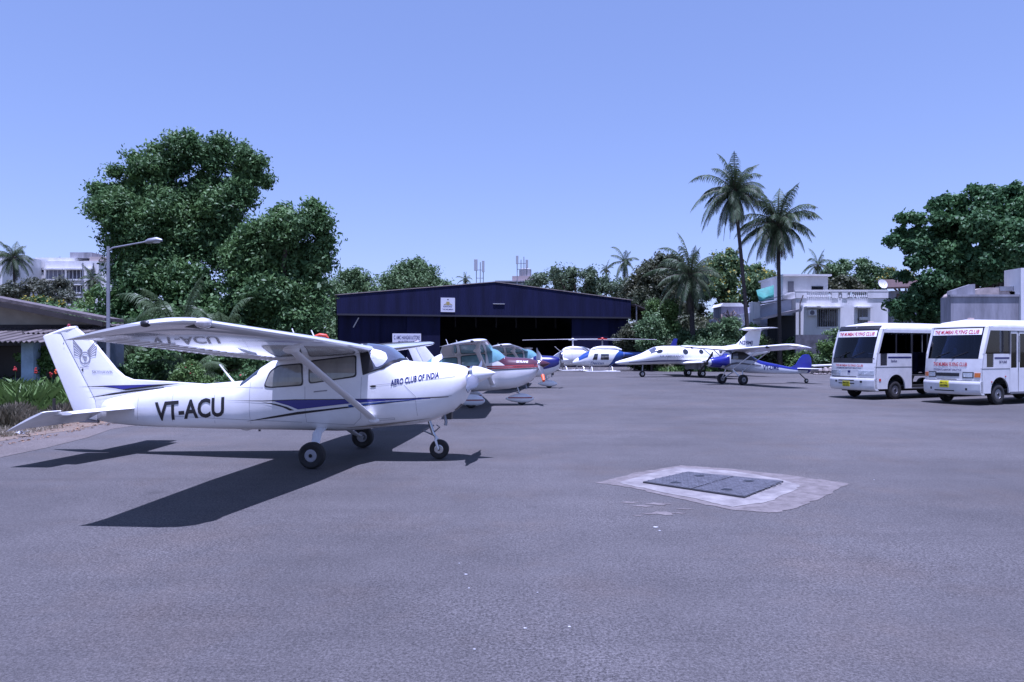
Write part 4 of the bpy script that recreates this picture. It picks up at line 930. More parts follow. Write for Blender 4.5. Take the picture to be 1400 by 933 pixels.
for sx in (-1, 1):
    for k in range(3): MB().prism([(x0+.83+sx*(.18+.1*k), -.115, 7.62-.12*k), (x0+.83+sx*(.28+.12*k), -.115, 7.28), (x0+.83+sx*(.2+.1*k), -.115, 7.28)], (0, .012, 0)).build('emblem_wing', GOLD, sg_)
MB().box(x0+.75, x0+.91, -.112, -.10, 7.85, 7.95).build('emblem_star', BLACK, sg_)
def htext(s, size, x, z, wd, m, par, y):
    bm = text2d(s, size, .02); bb = max(v.co.x for v in bm.verts); decal('lettering', bm, lambda u, v: (x+u*wd/bb, y, z+v), m, par, None)
htext('AIRWORKS', .22, x0+.28, 7.0, 1.05, NAVY, sg_, -.106); htext('THE MUMBAI', .22, x0+.15, 6.68, 1.3, NAVY, sg_, -.106)
s2 = hb('name_sign', 5.95, 9.2, .22, .29, 2.55, 3.95, mat('sign white', None or (.6, .6, .66)))
htext('C. AMC HANGAR & STORE', .62, 6.1, 3.28, 2.95, NAVY, s2, .214); htext('MAINTENANCE', .5, 6.6, 2.78, 2.0, NAVY, s2, .214)
hb('strip_light', hw*.51-.1, hw*.51+1.3, -.10, -.005, 7.45, 7.52, LIT)
MB().tube([(1.6, .3, 4.6), (2.2, .3, 5.7)], .06, 5).build('brace', LIT, hg)
MB().tube([(hw+.6, -.1, 3.2), (hw+.9, -.1, 5.6)], .05, 5).build('drain_pipe', LIT, hg)
an = thing('lean_to_canopy', 'dark sloping lean-to roof against the right end of the blue hangar', 'canopy', hr+hu*.3, math.atan2(hu.y, hu.x))
MB().prism([(0, -1, 7.7), (4.2, -1, 6.1), (4.2, -1, 6.0), (0, -1, 7.55)], (0, 9, 0)).build('roof', mat('dark canopy sheet', (.06, .05, .05), .8, var=.3), an)
for x in (.2, 4.0): MB().box(x, x+.15, -.9, -.75, 0, 7.5 if x < 1 else 6.1).build('post', DMETAL, an)

# ================================================================ left bungalow
WALLG = mat('grey blue plaster', (.17, .19, .25), .85, var=.25, vs=1.5, bump=.2)
CREAM = mat('cream gable plaster', (.33, .30, .24), .85, var=.2, vs=1.5)
ASB = ribbed('asbestos sheet', (.12, .105, .10), 2.4, .9, .35)
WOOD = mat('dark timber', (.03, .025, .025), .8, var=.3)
bg_ = thing('bungalow', 'low grey bungalow with corrugated roof and veranda awning behind the flower bed', 'bungalow', (-30, 26, 0), 0)
def bb_(name, x0, x1, y0, y1, z0, z1, m, par=bg_, bev=0): return MB().box(x0, x1, y0, y1, z0, z1).build(name, m, par, bevel=bev)
bb_('wall', 0, 14.3, 1.2, 3, 0, 2.6, WALLG)
MB().prism([(0, 1.25, 2.75), (14.5, 1.25, 2.75), (14.5, 1.25, 3.0), (9, 1.25, 4.1), (0, 1.25, 6.0)], (0, .2, 0)).build('gable', CREAM, bg_)
rf_ = MB(); NR = 60
rf_.prism([(-1, .3, 6.18), (15.05, .3, 3.12), (15.05, .3, 3.0), (-1, .3, 6.04)], (0, 1.3, 0)); rfo = rf_.build('roof', mat('weathered tile roof', (.10, .085, .085), .9, var=.45, vs=2.5, bump=1, bs=8, stretch=(1, 6, 1)), bg_)
MB().prism([(-1, .24, 6.03), (15.0, .24, 2.99), (15.0, .24, 2.81), (-1, .24, 5.85)], (0, .05, 0)).build('barge_board', WOOD, bg_)
def corr(name, x0, x1, y0, z0, y1, z1, m, par, step=.18, amp=.035):
    n = int((x1-x0)/step*4); mb = MB(); a = []; b = []
    for i in range(n+1):
        x = x0+(x1-x0)*i/n; dz = amp*math.sin(i*math.pi/2); a.append((x, y0, z0+dz)); b.append((x, y1, z1+dz))
    a2 = [(x, y, z-.02) for x, y, z in a]; b2 = [(x, y, z-.02) for x, y, z in b]
    mb.add(a+b+a2+b2, [(i, i+1, n+2+i, n+1+i) for i in range(n)]+[(2*(n+1)+i, 2*(n+1)+i+1, 3*(n+1)+i+1, 3*(n+1)+i) for i in range(n)]+[(i, i+1, 2*(n+1)+i+1, 2*(n+1)+i) for i in range(n)])
    return mb.build(name, m, par)
corr('awning', 0, 14.2, -2.0, 2.22, 1.2, 2.76, ASB, bg_); corr('awning', 12.5, 17.5, -.4, 2.55, 2.2, 2.95, ASB, bg_)
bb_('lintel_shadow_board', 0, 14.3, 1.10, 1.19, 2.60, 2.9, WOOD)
for x in (13.15, 8.6, 3.0): bb_('veranda_pillar', x, x+.42, -1.4, -1.0, 0, 2.3, mat('pale blue plaster', (.30, .38, .46), .8, var=.2, vs=3), bev=.01)
for x0, x1, z0, z1 in ((10.2, 11.5, .9, 2.1), (12.0, 12.75, .55, 2.1), (14.0, 14.5, .7, 2.0), (6.5, 8.2, .9, 2.1)):
    w_ = bb_('window', x0, x1, 1.12, 1.19, z0, z1, mat('dark opening', (.01, .01, .012), .4)); bb_('window_frame', x0-.06, x0, 1.08, 1.19, z0, z1, WALLG, w_)
bb_('half_wall', 0, 14.2, -1.5, -1.35, 0, .75, WALLG)

# ================================================================ street lamp
lp = thing('street_lamp', 'grey street lamp with one arm and cobra head left of the big mango tree', 'street lamp', at(148, 0, 25).xy.to_3d())
GALV = mat('galvanised steel', (.27, .28, .31), .5, .5, var=.15)
MB().tube([(0, 0, 0), (0, 0, 2.8), (0, 0, 5.55)], [.075, .062, .05], 12).build('pole', GALV, lp, smooth=True)
am = MB().tube([(0, 0, 5.38), (.15, 0, 5.50), (1.35, 0, 5.72)], [.032, .03, .025], 8).build('arm', GALV, lp, smooth=True)
MB().tube([(1.30, 0, 5.70), (1.42, 0, 5.735), (1.7, 0, 5.775), (1.88, 0, 5.76)], [.05, .09, .10, .04], 12).build('lamp_head', GALV, am, smooth=True)
MB().sphere((1.66, 0, 5.70), (.16, .07, .045)).build('lens', LENS, am, smooth=True)

# ================================================================ far buildings
PLW = mat('white plaster', (.60, .60, .60), .85, var=.22, vs=.35, bump=.1, stretch=(1, 1, .35))
PLG = mat('stained plaster', (.26, .26, .29), .9, var=.35, vs=.8, stretch=(1.5, 1.5, .3))
PLB = mat('pale blue plaster wall', (.48, .50, .58), .85, var=.2, vs=.6)
DWIN = mat('dark window', (.015, .016, .02), .2, coat=.5)
def winset(par, xs, z0, z1, y, m=DWIN, shade_=True, bars=0):
    for a, b in xs:
        w_ = MB().box(a, b, y-.02, y+.05, z0, z1).build('window', m, par)
        MB().box(a-.08, a, y-.06, y+.05, z0-.05, z1+.05).box(b, b+.08, y-.06, y+.05, z0-.05, z1+.05).box(a, b, y-.06, y+.05, z0-.12, z0).build('window_frame', PLW, w_)
        if shade_: MB().box(a-.3, b+.3, y-.7, y, z1+.12, z1+.24).build('window_shade', PLW, w_)
        if bars:
            mb = MB()
            for k in range(bars): x = a+(b-a)*(k+.5)/bars; mb.box(x-.02, x+.02, y-.04, y-.02, z0, z1)
            mb.build('window_bars', GALV, w_)
def apartment():
    Y = 130; s = Y/F; o = at(45, 481, Y); T = thing('apartment_block', 'white apartment block with balconies far behind the bungalow and palm', 'apartment block', (o.x, Y, 0))
    X = lambda px: (px-45)*s; Z = lambda py: H+(HOR-py)*s
    MB().box(0, X(100), .6, 9, 0, Z(352)).build('main_block', PLW, T)
    MB().box(X(62), X(135), 0, .59, 0, Z(357)).build('front_block', PLW, T)
    MB().box(X(100.5), X(150), .62, 9, 0, Z(357)).build('side_block', PLW, T)
    MB().box(X(90), X(120), 1.2, 5, Z(352)+.01, Z(344)).build('roof_room', PLG, T)
    MB().box(X(121), X(152), .3, 6, Z(357)+.01, Z(351)).build('roof_slab', mat('pinkish slab', (.4, .34, .33), .9), T)
    for i, (a, b) in enumerate(((370, 382), (391, 400), (408, 416))):
        for x0, x1 in ((64, 88), (92, 113), (120, 127)):
            op = MB().box(X(x0), X(x1), -.03, .1, Z(b), Z(a)).build('window', mat('shaded recess', (.06, .06, .08), .6, var=.4, vs=1) if x0 > 64 or i else mat('grey louvres', (.2, .2, .25), .6), T)
            mb = MB()
            for k in range(4): xx = X(x0)+(X(x1)-X(x0))*(k+.5)/4; mb.box(xx-.06, xx+.06, -.08, -.03, Z(b), Z(a))
            mb.build('window_bars', PLW, op)
            MB().box(X(x0)-.2, X(x1)+.2, -1.0, -.03, Z(b)-.3, Z(b)-.05).build('balcony_slab', PLW, op)
            MB().box(X(x0)-.2, X(x1)+.2, -1.0, -.03, Z(a)+.05, Z(a)+.25).build('balcony_canopy', PLW, op)
    for x in (114.5, 129): MB().tube([(X(x), -.3, 0), (X(x), -.3, Z(360))], .12, 6).build('drain_pipe', GALV, T)
    MB().box(X(47), X(57), .5, .65, Z(372), Z(366)).build('window', DWIN, T)
    for x in (58, 97, 110, 113): MB().tube([(X(x), 5, Z(350)), (X(x), 5, Z(340 if x > 90 else 346))], .08, 5).build('roof_pole', GALV, T)
apartment()
b2 = at(-10, 481, 120); t2 = thing('apartment_block', 'corner of a white apartment block showing at the left edge behind the palm', 'apartment block', (b2.x, 120, 0))
MB().box(-12, 1.6, 0, 10, 0, 18.5).build('wall', PLW, t2); winset(t2, [(-2.5, -.6)], 14, 15.6, 0)
# block with water tank behind the hangar
b3 = at(678, 481, 150); t3 = thing('roof_block', 'grey rooftop block with parapet rising behind the hangar ridge', 'building', (b3.x, 150, 0))
s = 150/F; Z = lambda py: H+(HOR-py)*s
MB().box(0, 8, 0, 8, 0, Z(388)).box(-.2, 8.2, -.2, 8.2, Z(385.5), Z(384)).build('parapet', PLG, t3)
MB().box(0, 8, .3, 8, Z(388)+.01, Z(385.5)-.01).build('wall', PLG, t3)
MB().box(3.4, 8, 1, 6, Z(384)+.01, Z(377)).build('stair_tower', mat('pink plaster', (.35, .29, .29), .9), t3)
MB().lathe([(0, 1.3), (1.6, 1.3), (1.8, .9)], (6.2, 3, Z(377)), (0, 0, 1), 16).build('water_tank', PLG, t3, smooth=True)
def mast(px, Y, py0, py1, label, posts):
    o = at(px, 481, Y); s = Y/F; T = thing('antenna_mast', label, 'antenna mast', (o.x, Y, 0))
    z0 = H+(HOR-py0)*s; z1 = H+(HOR-py1)*s
    for i, (dx, h, pan) in enumerate(posts):
        MB().tube([(dx, 0, 0 if i == 0 else z0), (dx, 0, z0+(z1-z0)*h)], .09, 6).build('post', GALV, T)
        if pan: MB().box(dx-.25-(.2 if pan > 1 else 0), dx+.25, -.35, -.1, z0+(z1-z0)*(h-.42), z0+(z1-z0)*h).build('panel_antenna', mat('antenna grey', (.35, .36, .40), .5), T, bevel=.03)
    for f in (.3, .6): MB().box(posts[0][0], posts[-1][0], -.04, .04, z0+(z1-z0)*f, z0+(z1-z0)*f+.1).build('crossbar', GALV, T)
mast(656, 145, 392, 355, 'telecom mast with pale panels above the left slope of the hangar roof', ((-.7, 1, 2), (.1, .9, 0), (.7, .95, 1)))
mast(713, 149, 377, 350, 'telecom mast with side panels standing on the grey rooftop block', ((-.9, 1, 1), (-.1, .8, 0), (.5, .95, 0), (1.1, .8, 1)))

# ================================================================ house with terrace
def house():
    Y = 72; s = Y/F; o = at(1088, 481, Y); T = thing('terrace_house', 'white stained two-storey house with balustrade terrace behind the boundary bushes', 'house', (o.x, Y, 0))
    X = lambda px: (px-1088)*s; Z = lambda py: H+(HOR-py)*s
    MB().box(0, X(1214), 0, 10, 0, Z(408)).build('main_block', PLW, T)
    # parapet and balustrade openings
    MB().box(-.1, X(1213.5), -.1, .12, Z(399), Z(396.5)).build('parapet_rail', PLW, T)
    for a, b in ((1088, 1103), (1137, 1146), (1151, 1158), (1186, 1214)): MB().box(X(a), X(b), -.08, .10, Z(408)+.01, Z(399)-.01).build('parapet', PLW, T)
    for a, b in ((1103, 1137), (1158, 1186), (1146, 1151)):
        n = int((b-a)/2.6)
        for k in range(n):
            x = X(a+(b-a)*(k+.5)/n); MB().tube([(x, 0, Z(408)), (x, 0, Z(406)), (x, 0, Z(403)), (x, 0, Z(399))], [.05, .085, .05, .06], 6).build('baluster', PLW, T)
    up = MB().box(X(1078), X(1141), 1.5, 8, Z(408)+.01, Z(376)).build('upper_block', PLW, T)
    MB().box(X(1076), X(1144), 1.1, 8.4, Z(376)+.01, Z(373.5)).build('upper_roof', PLW, T)
    MB().box(X(1118), X(1134), 1.44, 1.55, Z(397), Z(390)).build('window', DWIN, up)
    MB().box(X(1085), X(1093), 1.44, 1.55, Z(398), Z(383)).build('doorway', mat('shaded wall grey', (.16, .16, .18), .9), up)
    winset(T, [(X(1117), X(1145))], Z(447), Z(423), 0, bars=9); winset(T, [(X(1172), X(1186))], Z(442), Z(423), 0, bars=3)
    MB().box(X(1099), X(1118), -.7, 0, Z(421), Z(419.5)).build('window_shade', PLW, T)
    ac = MB().box(X(1104), X(1114), -.45, -.02, Z(432), Z(424)).build('air_conditioner', PLW, T, bevel=.03)
    MB().lathe([(0, .24), (.02, .22)], (X(1108), -.45, Z(428)), (0, -1, 0), 14).build('fan_grille', GREYD, ac)
    ac = MB().box(X(1174), X(1184), -.45, -.02, Z(438), Z(434)).build('air_conditioner', PLW, T, bevel=.03)
    MB().tube([(X(1093), -.15, 0), (X(1093), -.15, Z(415)), (X(1097), -.2, Z(404))], .05, 6).build('drain_pipe', mat('rusty pipe', (.06, .045, .04), .8), T)
    # left wing, stepping back
    MB().prism([(X(1003), 3, 0), (X(1087.5), 1, 0), (X(1087.5), 1, Z(408)), (X(1048), 1.9, Z(416)), (X(1046), 2, Z(424)), (X(1003), 3, Z(432))], (0, 6, 0)).build('side_wing', PLB, T)
    MB().box(X(1036), X(1045), 1.2, 2.6, 0, Z(412)).build('pier', PLW, T)
    MB().prism([(X(1046), 1.0, Z(410)), (X(1088), .2, Z(399)), (X(1088), .2, Z(401)), (X(1046), 1.0, Z(412))], (0, 1, 0)).build('sloping_coping', PLW, T)
    MB().prism([(X(1032), -2, Z(436)), (X(1085), -2, Z(424)), (X(1085), -2, Z(427)), (X(1032), -2, Z(439))], (0, 2.6, 0)).build('lean_to_roof', mat('dusty canopy', (.3, .27, .27), .9), T)
    MB().box(X(1050), X(1084), -.5, .15, Z(470), Z(432)).build('open_bay', mat('dark bay', (.02, .02, .022), .9), T)
    tk = MB().box(X(1002), X(1035), 4, 7, Z(432)+.01, Z(414)).build('roof_shed', mat('grey shed slats', (.22, .21, .26), .8, var=.4, vs=3, stretch=(6, 1, .1)), T)
    MB().prism([(X(1000), 3.8, Z(416)), (X(1004), 3.8, Z(411)), (X(1030), 3.8, Z(411)), (X(1036), 3.8, Z(416))], (0, 3.5, 0)).build('shed_roof', PLW, T)
    MB().box(X(1204), X(1214), 3, 4, Z(408), Z(400)).build('tank_stand', GALV, T)
    return T
house()
TARP = mat('green tarpaulin', (.015, .16, .13), .7, var=.3, vs=2, bump=.6, bs=3)
a, b, c, d = at(1034, 397, 75), at(1058, 390, 75), at(1058, 410, 72.5), at(1038, 412, 72.5)
tb = MB(); N = 8; g = []
for i in range(N+1):
    for j in range(N+1):
        p = a.lerp(b, i/N).lerp(d.lerp(c, i/N), j/N); p.z -= .3*math.sin(math.pi*i/N)*math.sin(math.pi*j/N); g.append(p)
tb.add(g+[p-Vector((0, 0, .03)) for p in g], [(i*(N+1)+j, i*(N+1)+j+1, (i+1)*(N+1)+j+1, (i+1)*(N+1)+j) for i in range(N) for j in range(N)]+[tuple((N+1)**2+k for k in (i*(N+1)+j, (i+1)*(N+1)+j, (i+1)*(N+1)+j+1, i*(N+1)+j+1)) for i in range(N) for j in range(N)])
tag(tb.build('tarpaulin', TARP, smooth=True), 'green tarpaulin sheet on the roof between the palm trunks', 'tarpaulin')
# rear cottage with tiled roof and satellite dish, right of the house
o = at(1214, 481, 80); T = thing('cottage', 'small grey cottage with rusty tiled roof right of the terrace house', 'cottage', (o.x+.3, 80, 0)); s = 80/F; X = lambda px: (px-1214)*s; Z = lambda py: H+(HOR-py)*s
MB().box(0, X(1262), 0, 6, 0, Z(398)).build('wall', PLG, T)
MB().prism([(X(1200), -1, Z(394)), (X(1272), -1, Z(392)), (X(1262), 3, Z(378)), (X(1215), 3, Z(379))], (0, .0, -.2)).build('roof', mat('rusty tiles', (.06, .035, .032), .9, var=.4, vs=4, bump=1, bs=6), T)
MB().box(X(1222), X(1232), -.05, .05, Z(418), Z(402)).build('window', mat('brown shutter', (.1, .07, .05), .8), T)
ds = thing('satellite_dish', 'small white satellite dish on the cottage eave beside the terrace house', 'satellite dish', at(1206, 389, 76))
MB().lathe([(0, .02), (.06, .30), (.15, .52), (.13, .52), (.03, .28), (-.02, .02)], (0, 0, 0), (.15, -.9, .35), 18).build('dish', PLW, ds, smooth=True)
MB().tube([(0, 0, 0), (0, .1, -3)], .05, 6).tube([(0, -.1, -.4), (.05, -.55, .1)], .02, 5).build('dish_mount', GALV, ds)
# boundary wall
o = at(1088, 481, 67); s = 67/F
w_ = MB().box(0, (1152-1088)*s, 0, .25, 0, H+(HOR-458)*s).build('boundary_wall', mat('mossy grey wall', (.10, .10, .12), .95, var=.5, vs=1.2, bump=.4, bs=6)); w_.location = (o.x, 67, 0)
tag(w_, 'stained grey boundary wall below the terrace house', 'wall')
# right shed wall
T = thing('wall_building', 'long stained concrete shed wall with arched fabric cover behind the minibuses', 'shed', (at(1300, 481, 50).x, 50, 0)); s = 50/F; X = lambda px: (px-1300)*s; Z = lambda py: H+(HOR-py)*s
MB().box(0, X(1520), 0, 1.2, 0, Z(406)).build('wall', PLG, T); MB().box(-.08, X(1520), -.08, .3, Z(406)+.005, Z(403)).build('coping', PLG, T)
MB().prism([(X(1300), .3, Z(403)+.01), (X(1337), .3, Z(403)+.01), (X(1337), .3, Z(388)), (X(1330), .3, Z(388.5)), (X(1301), .3, Z(398))], (0, .2, 0)).build('upper_panel', PLG, T)
ar = MB(); rings = []
for k in range(13):
    t = k/12; an_ = math.pi*t; rings.append([(X(1362)-X(1328)*math.cos(an_), y, Z(404)+.6*math.sin(an_)**.8) for y in (.6, 4)])
ar.rings(rings, cap=False, close=False); ar.add([r[0] for r in rings]+[], [tuple(range(13))]); ar.build('arched_cover', mat('dusty canvas', (.34, .29, .27), .9, var=.2, vs=2, bump=.5, bs=3), T)
MB().box(X(1374), X(1393), .5, 1, Z(397), Z(391)).build('rail', GALV, T)
MB().box(X(1393), X(1410), -.2, 1.5, 0, Z(367)).build('pillar', PLW, T)
MB().box(X(1393), X(1460), .4, 3, 0, Z(398)).build('side_block', PLG, T)
# kerb and rubble near the boundary
RUB = mat('rubble', (.30, .26, .24), .95, var=.4, vs=2)
rb = random.Random(9); mb = MB()
for i in range(260):
    px = rb.uniform(1108, 1142) if i < 130 else rb.uniform(780, 1100); py = rb.uniform(503, 513) if i < 130 else rb.uniform(503.5, 506.5)
    c = gnd(px, py); r = rb.uniform(.05, .16 if i < 130 else .10); mb.sphere((c.x, c.y, r*.4), (r, r*rb.uniform(.5, 1), r*.5), 5, 3)
o = mb.build('rubble', RUB); o['kind'] = 'stuff'; o['label'] = 'pale rubble and litter strewn along the apron edge'; o['category'] = 'rubble'
o = at(1112, 497.5, 60); sl_ = MB().box(0, 3.2, 0, 1.2, 0, .10).build('concrete_slab', PLW); sl_.location = (o.x, 60, .62); sl_.rotation_euler = (0, R(-2), R(12))
tag(sl_, 'pale concrete slab lying on debris left of the minibuses', 'slab')
MB_ = MB()
for i in range(14): MB_.sphere((o.x+.2+i*.23, 60.5+.3*math.sin(i*3), .28), (.28, .4, .33), 6, 4)
q = MB_.build('debris_heap', RUB); tag(q, 'low heap of rubble under the pale slab', 'rubble heap')
# ================================================================ vegetation
def leafmat(name, col, col2, island=.22, rough=.5, trans=.25):
    m = bpy.data.materials.new(name); m.use_nodes = True; n = m.node_tree; L = n.links.new; p = n.nodes['Principled BSDF']
    tc = n.nodes.new('ShaderNodeTexCoord'); nz = n.nodes.new('ShaderNodeTexNoise'); nz.inputs['Scale'].default_value = .55; nz.inputs['Detail'].default_value = 4
    L(tc.outputs['Object'], nz.inputs[0]); cr = n.nodes.new('ShaderNodeValToRGB'); cr.color_ramp.elements[0].position = .35; cr.color_ramp.elements[1].position = .65
    cr.color_ramp.elements[0].color = tuple(col)+(1,); cr.color_ramp.elements[1].color = tuple(col2)+(1,); L(nz.outputs[0], cr.inputs[0])
    g = n.nodes.new('ShaderNodeNewGeometry'); mr = n.nodes.new('ShaderNodeMapRange'); mr.inputs[3].default_value = 1-island; mr.inputs[4].default_value = 1+island; L(g.outputs['Random Per Island'], mr.inputs[0])
    mx = n.nodes.new('ShaderNodeMix'); mx.data_type = 'RGBA'; mx.blend_type = 'MULTIPLY'; mx.inputs[0].default_value = 1; L(cr.outputs[0], mx.inputs[6]); L(mr.outputs[0], mx.inputs[7])
    L(mx.outputs[2], p.inputs['Base Color']); p.inputs['Roughness'].default_value = rough; p.inputs['Specular IOR Level'].default_value = .22
    tr = n.nodes.new('ShaderNodeBsdfTranslucent'); L(mx.outputs[2], tr.inputs[0]); ms = n.nodes.new('ShaderNodeMixShader'); ms.inputs[0].default_value = trans
    L(p.outputs[0], ms.inputs[1]); L(tr.outputs[0], ms.inputs[2]); L(ms.outputs[0], n.nodes['Material Output'].inputs[0])
    return m
GMAN = leafmat('mango leaves', (.055, .115, .044), (.105, .190, .066))
GALM = leafmat('almond leaves', (0.041, 0.099, 0.041), (0.080, 0.166, 0.063))
GFAR = leafmat('far green leaves', (0.076, 0.135, 0.058), (0.131, 0.207, 0.090))
GFAR2 = leafmat('grey green leaves', (0.076, 0.117, 0.069), (0.117, 0.166, 0.090))
GBRN = leafmat('brownish leaves', (0.062, 0.083, 0.047), (0.103, 0.108, 0.062))
GLIGHT = leafmat('light green leaves', (.075, .135, .040), (.13, .215, .065))
GYEL = leafmat('yellow blossom', (.20, .16, .02), (.32, .25, .03))
GPALM = leafmat('palm leaflets', (.045, .075, .036), (.090, .125, .065), rough=.5, trans=.2)
GPALMD = leafmat('dry palm leaflets', (.07, .062, .05), (.13, .11, .085))
GFROND = leafmat('young frond leaflets', (.05, .085, .035), (.10, .14, .07), rough=.4)
BARK = mat('bark', (.07, .055, .045), .9, var=.35, vs=3, bump=.8, bs=12)
PBARK = mat('palm bark', (.045, .038, .036), .9, var=.3, vs=3, bump=1, bs=8, stretch=(1, 1, 5))
FRED = mat('red blossom', (.32, .02, .02), .6)
def leaves(name, cen, nrm, size, aspect, m, parent, seed=0, jitter=.9):
    """one quad per leaf, numpy arrays"""
    rg = np.random.default_rng(seed); N = len(cen)
    d = nrm+rg.normal(0, jitter, (N, 3)); d /= np.linalg.norm(d, axis=1)[:, None]
    a = rg.normal(0, 1, (N, 3)); u = np.cross(d, a); u /= np.linalg.norm(u, axis=1)[:, None]; v = np.cross(d, u)
    s = size*rg.uniform(.6, 1.35, N)[:, None]; w = s*aspect
    co_ = np.stack([cen-u*s*.5, cen+v*w*.5+d*s*.06, cen+u*s*.5-d*s*.10, cen-v*w*.5+d*s*.06], 1).reshape(-1, 3)
    me = bpy.data.meshes.new(name); me.vertices.add(4*N); me.vertices.foreach_set('co', co_.ravel())
    me.loops.add(4*N); me.loops.foreach_set('vertex_index', np.arange(4*N, dtype=np.int32)); me.polygons.add(N)
    me.polygons.foreach_set('loop_start', np.arange(0, 4*N, 4, dtype=np.int32)); me.update(calc_edges=True)
    return link(name, me, m, parent)
def cloud(blobs, dens, cl_r, per, seed, low=.0, fill=.25):
    """clusters of leaves over the shells of blobs (x, y, z, rx, ry, rz)"""
    rg = np.random.default_rng(seed); C, Nn = [], []
    B = np.array(blobs, float)
    for b in B:
        area = 4*math.pi*((b[3]*b[5])+(b[3]*b[4])+(b[4]*b[5]))/3; k = max(3, int(area*dens))
        d = rg.normal(0, 1, (k, 3)); d[:, 2] += low; d /= np.linalg.norm(d, axis=1)[:, None]
        rad = np.where(rg.random(k) < fill, rg.uniform(.35, .85, k), rg.uniform(.82, 1.08, k))
        p = b[:3]+d*rad[:, None]*b[3:6]
        # drop clusters deep inside other blobs
        q = np.min(np.linalg.norm((p[:, None, :]-B[None, :, :3])/B[None, :, 3:6], axis=2), axis=1); keep = (q > .62) | (rg.random(k) < .35)
        p, d = p[keep], d[keep]
        m_ = len(p); crr = cl_r*rg.uniform(.45, 1.6, m_)
        off = rg.normal(0, 1, (m_, per, 3)); off /= np.linalg.norm(off, axis=2)[:, :, None]; off *= (rg.random((m_, per, 1))**.5)
        off[:, :, 2] *= .75
        C.append((p[:, None, :]+off*crr[:, None, None]).reshape(-1, 3)); nn_ = d[:, None, :]*.5+off*.7+np.array([0, 0, .35]); Nn.append(nn_.reshape(-1, 3))
    return np.concatenate(C), np.concatenate(Nn)
def tree(name, label, cat, Y, blobs, leafm, size, dens=1.2, clr=.5, per=26, seed=1, trunk=None, group='trees', depth=1.0, aspect=.5, bloom=None, trunk_r=.3, zmin=None, dj=.35, squash=.92):
    r = random.Random(seed); cx = sum(b[0] for b in blobs)/len(blobs)
    if trunk is None: trunk = cx
    base = at(trunk, 481, Y); T = thing(name, label, cat, (base.x, Y, 0), 0, group)
    B = []
    for px, py, rp in blobs:
        c = at(px, py, Y); rr_ = rp/F*Y; B.append((c.x-base.x, r.uniform(-dj, dj)*rr_*2*depth, c.z, rr_, rr_*.95, rr_*squash))
    S_ = []
    for b in B:
        S_.append((b[0], b[1], b[2], b[3]*.74, b[4]*.74, b[5]*.74)); k_ = 5 if b[3] > .6 else 3
        for q in range(k_):
            th, ph = r.uniform(0, 6.28), r.uniform(-.3, 1.2); e = b[3]*.56; S_.append((b[0]+e*math.cos(th)*math.cos(ph), b[1]+e*math.sin(th)*math.cos(ph), b[2]+e*math.sin(ph), b[3]*r.uniform(.32, .44), b[4]*.38, b[5]*r.uniform(.28, .38)))
    C, N = cloud(S_, dens*.85, clr, per, seed)
    rg_ = np.random.default_rng(seed+99); IN = []
    for b in B:
        k_ = int(max(12, 4*math.pi*b[3]**2*dens*3.2*(.35/size if size < .35 else 1))); d_ = rg_.normal(0, 1, (k_, 3)); d_ /= np.linalg.norm(d_, axis=1)[:, None]; IN.append(np.array(b[:3])+d_*(rg_.random((k_, 1))**.5)*.60*b[3])
    IN = np.concatenate(IN); IN = IN[IN[:, 2] > .3]; leaves('inner_foliage', IN, rg_.normal(0, 1, IN.shape), min(.6, size*1.9), .8, leafm, T, seed+5)
    if zmin is not None: k = C[:, 2] > zmin; C, N = C[k], N[k]
    k = C[:, 2] > .05; C, N = C[k], N[k]
    leaves('crown', C, N, size, aspect, leafm, T, seed)
    if bloom:
        bm_, frac, sz = bloom; rg = np.random.default_rng(seed+7); top = C[(rg.random(len(C)) < frac) & (N[:, 2] > .3)]
        if len(top): leaves('blossom', top+np.array([0, -.05, .08]), np.tile([0, -.3, 1.], (len(top), 1)), sz, .7, bm_, T, seed+3)
    zc = sum(b[2] for b in B)/len(B); mb = MB()
    mb.tube([(0, 0, -.02), (.05, 0, zc*.3), (r.uniform(-.2, .2), 0, zc*.62)], [trunk_r*1.25, trunk_r, trunk_r*.75], 9)
    for b in sorted(B, key=lambda q: -q[3])[:9]:
        s_ = Vector((0, 0, zc*r.uniform(.35, .6))); e = Vector(b[:3]); mid = s_.lerp(e, .5)+Vector((0, 0, .1*zc))
        mb.tube([s_, mid, e], [trunk_r*.6, trunk_r*.4, trunk_r*.15], 6)
    mb.build('trunk', BARK, T, smooth=True)
    return T
# --- the two big trees on the left
tree('mango_tree', 'tallest dark green mango tree rising behind the street lamp', 'tree', 44,
     [(154, 277, 28), (144, 265, 16), (175, 254, 22), (192, 236, 24), (226, 230, 31), (245, 213, 28), (261, 203, 18), (289, 217, 28), (302, 209, 18), (333, 239, 30), (340, 220, 18), (335, 268, 28), (314, 292, 33), (268, 265, 45), (216, 277, 45), (178, 301, 39), (159, 330, 31), (192, 349, 45), (168, 373, 31), (249, 325, 48), (230, 378, 47), (182, 411, 33), (297, 340, 43), (278, 397, 45), (168, 435, 28), (216, 440, 37), (268, 449, 42), (135, 285, 13), (240, 194, 9), (243, 197, 8), (262, 190, 9), (300, 192, 8), (212, 205, 8), (183, 215, 8), (158, 238, 9), (134, 258, 8), (350, 222, 8), (362, 250, 7), (325, 205, 9), (290, 300, 40), (235, 300, 44), (200, 330, 40)],
     GMAN, .26, dens=3.3, clr=.62, per=38, seed=11, trunk=235, trunk_r=.42, aspect=.42)
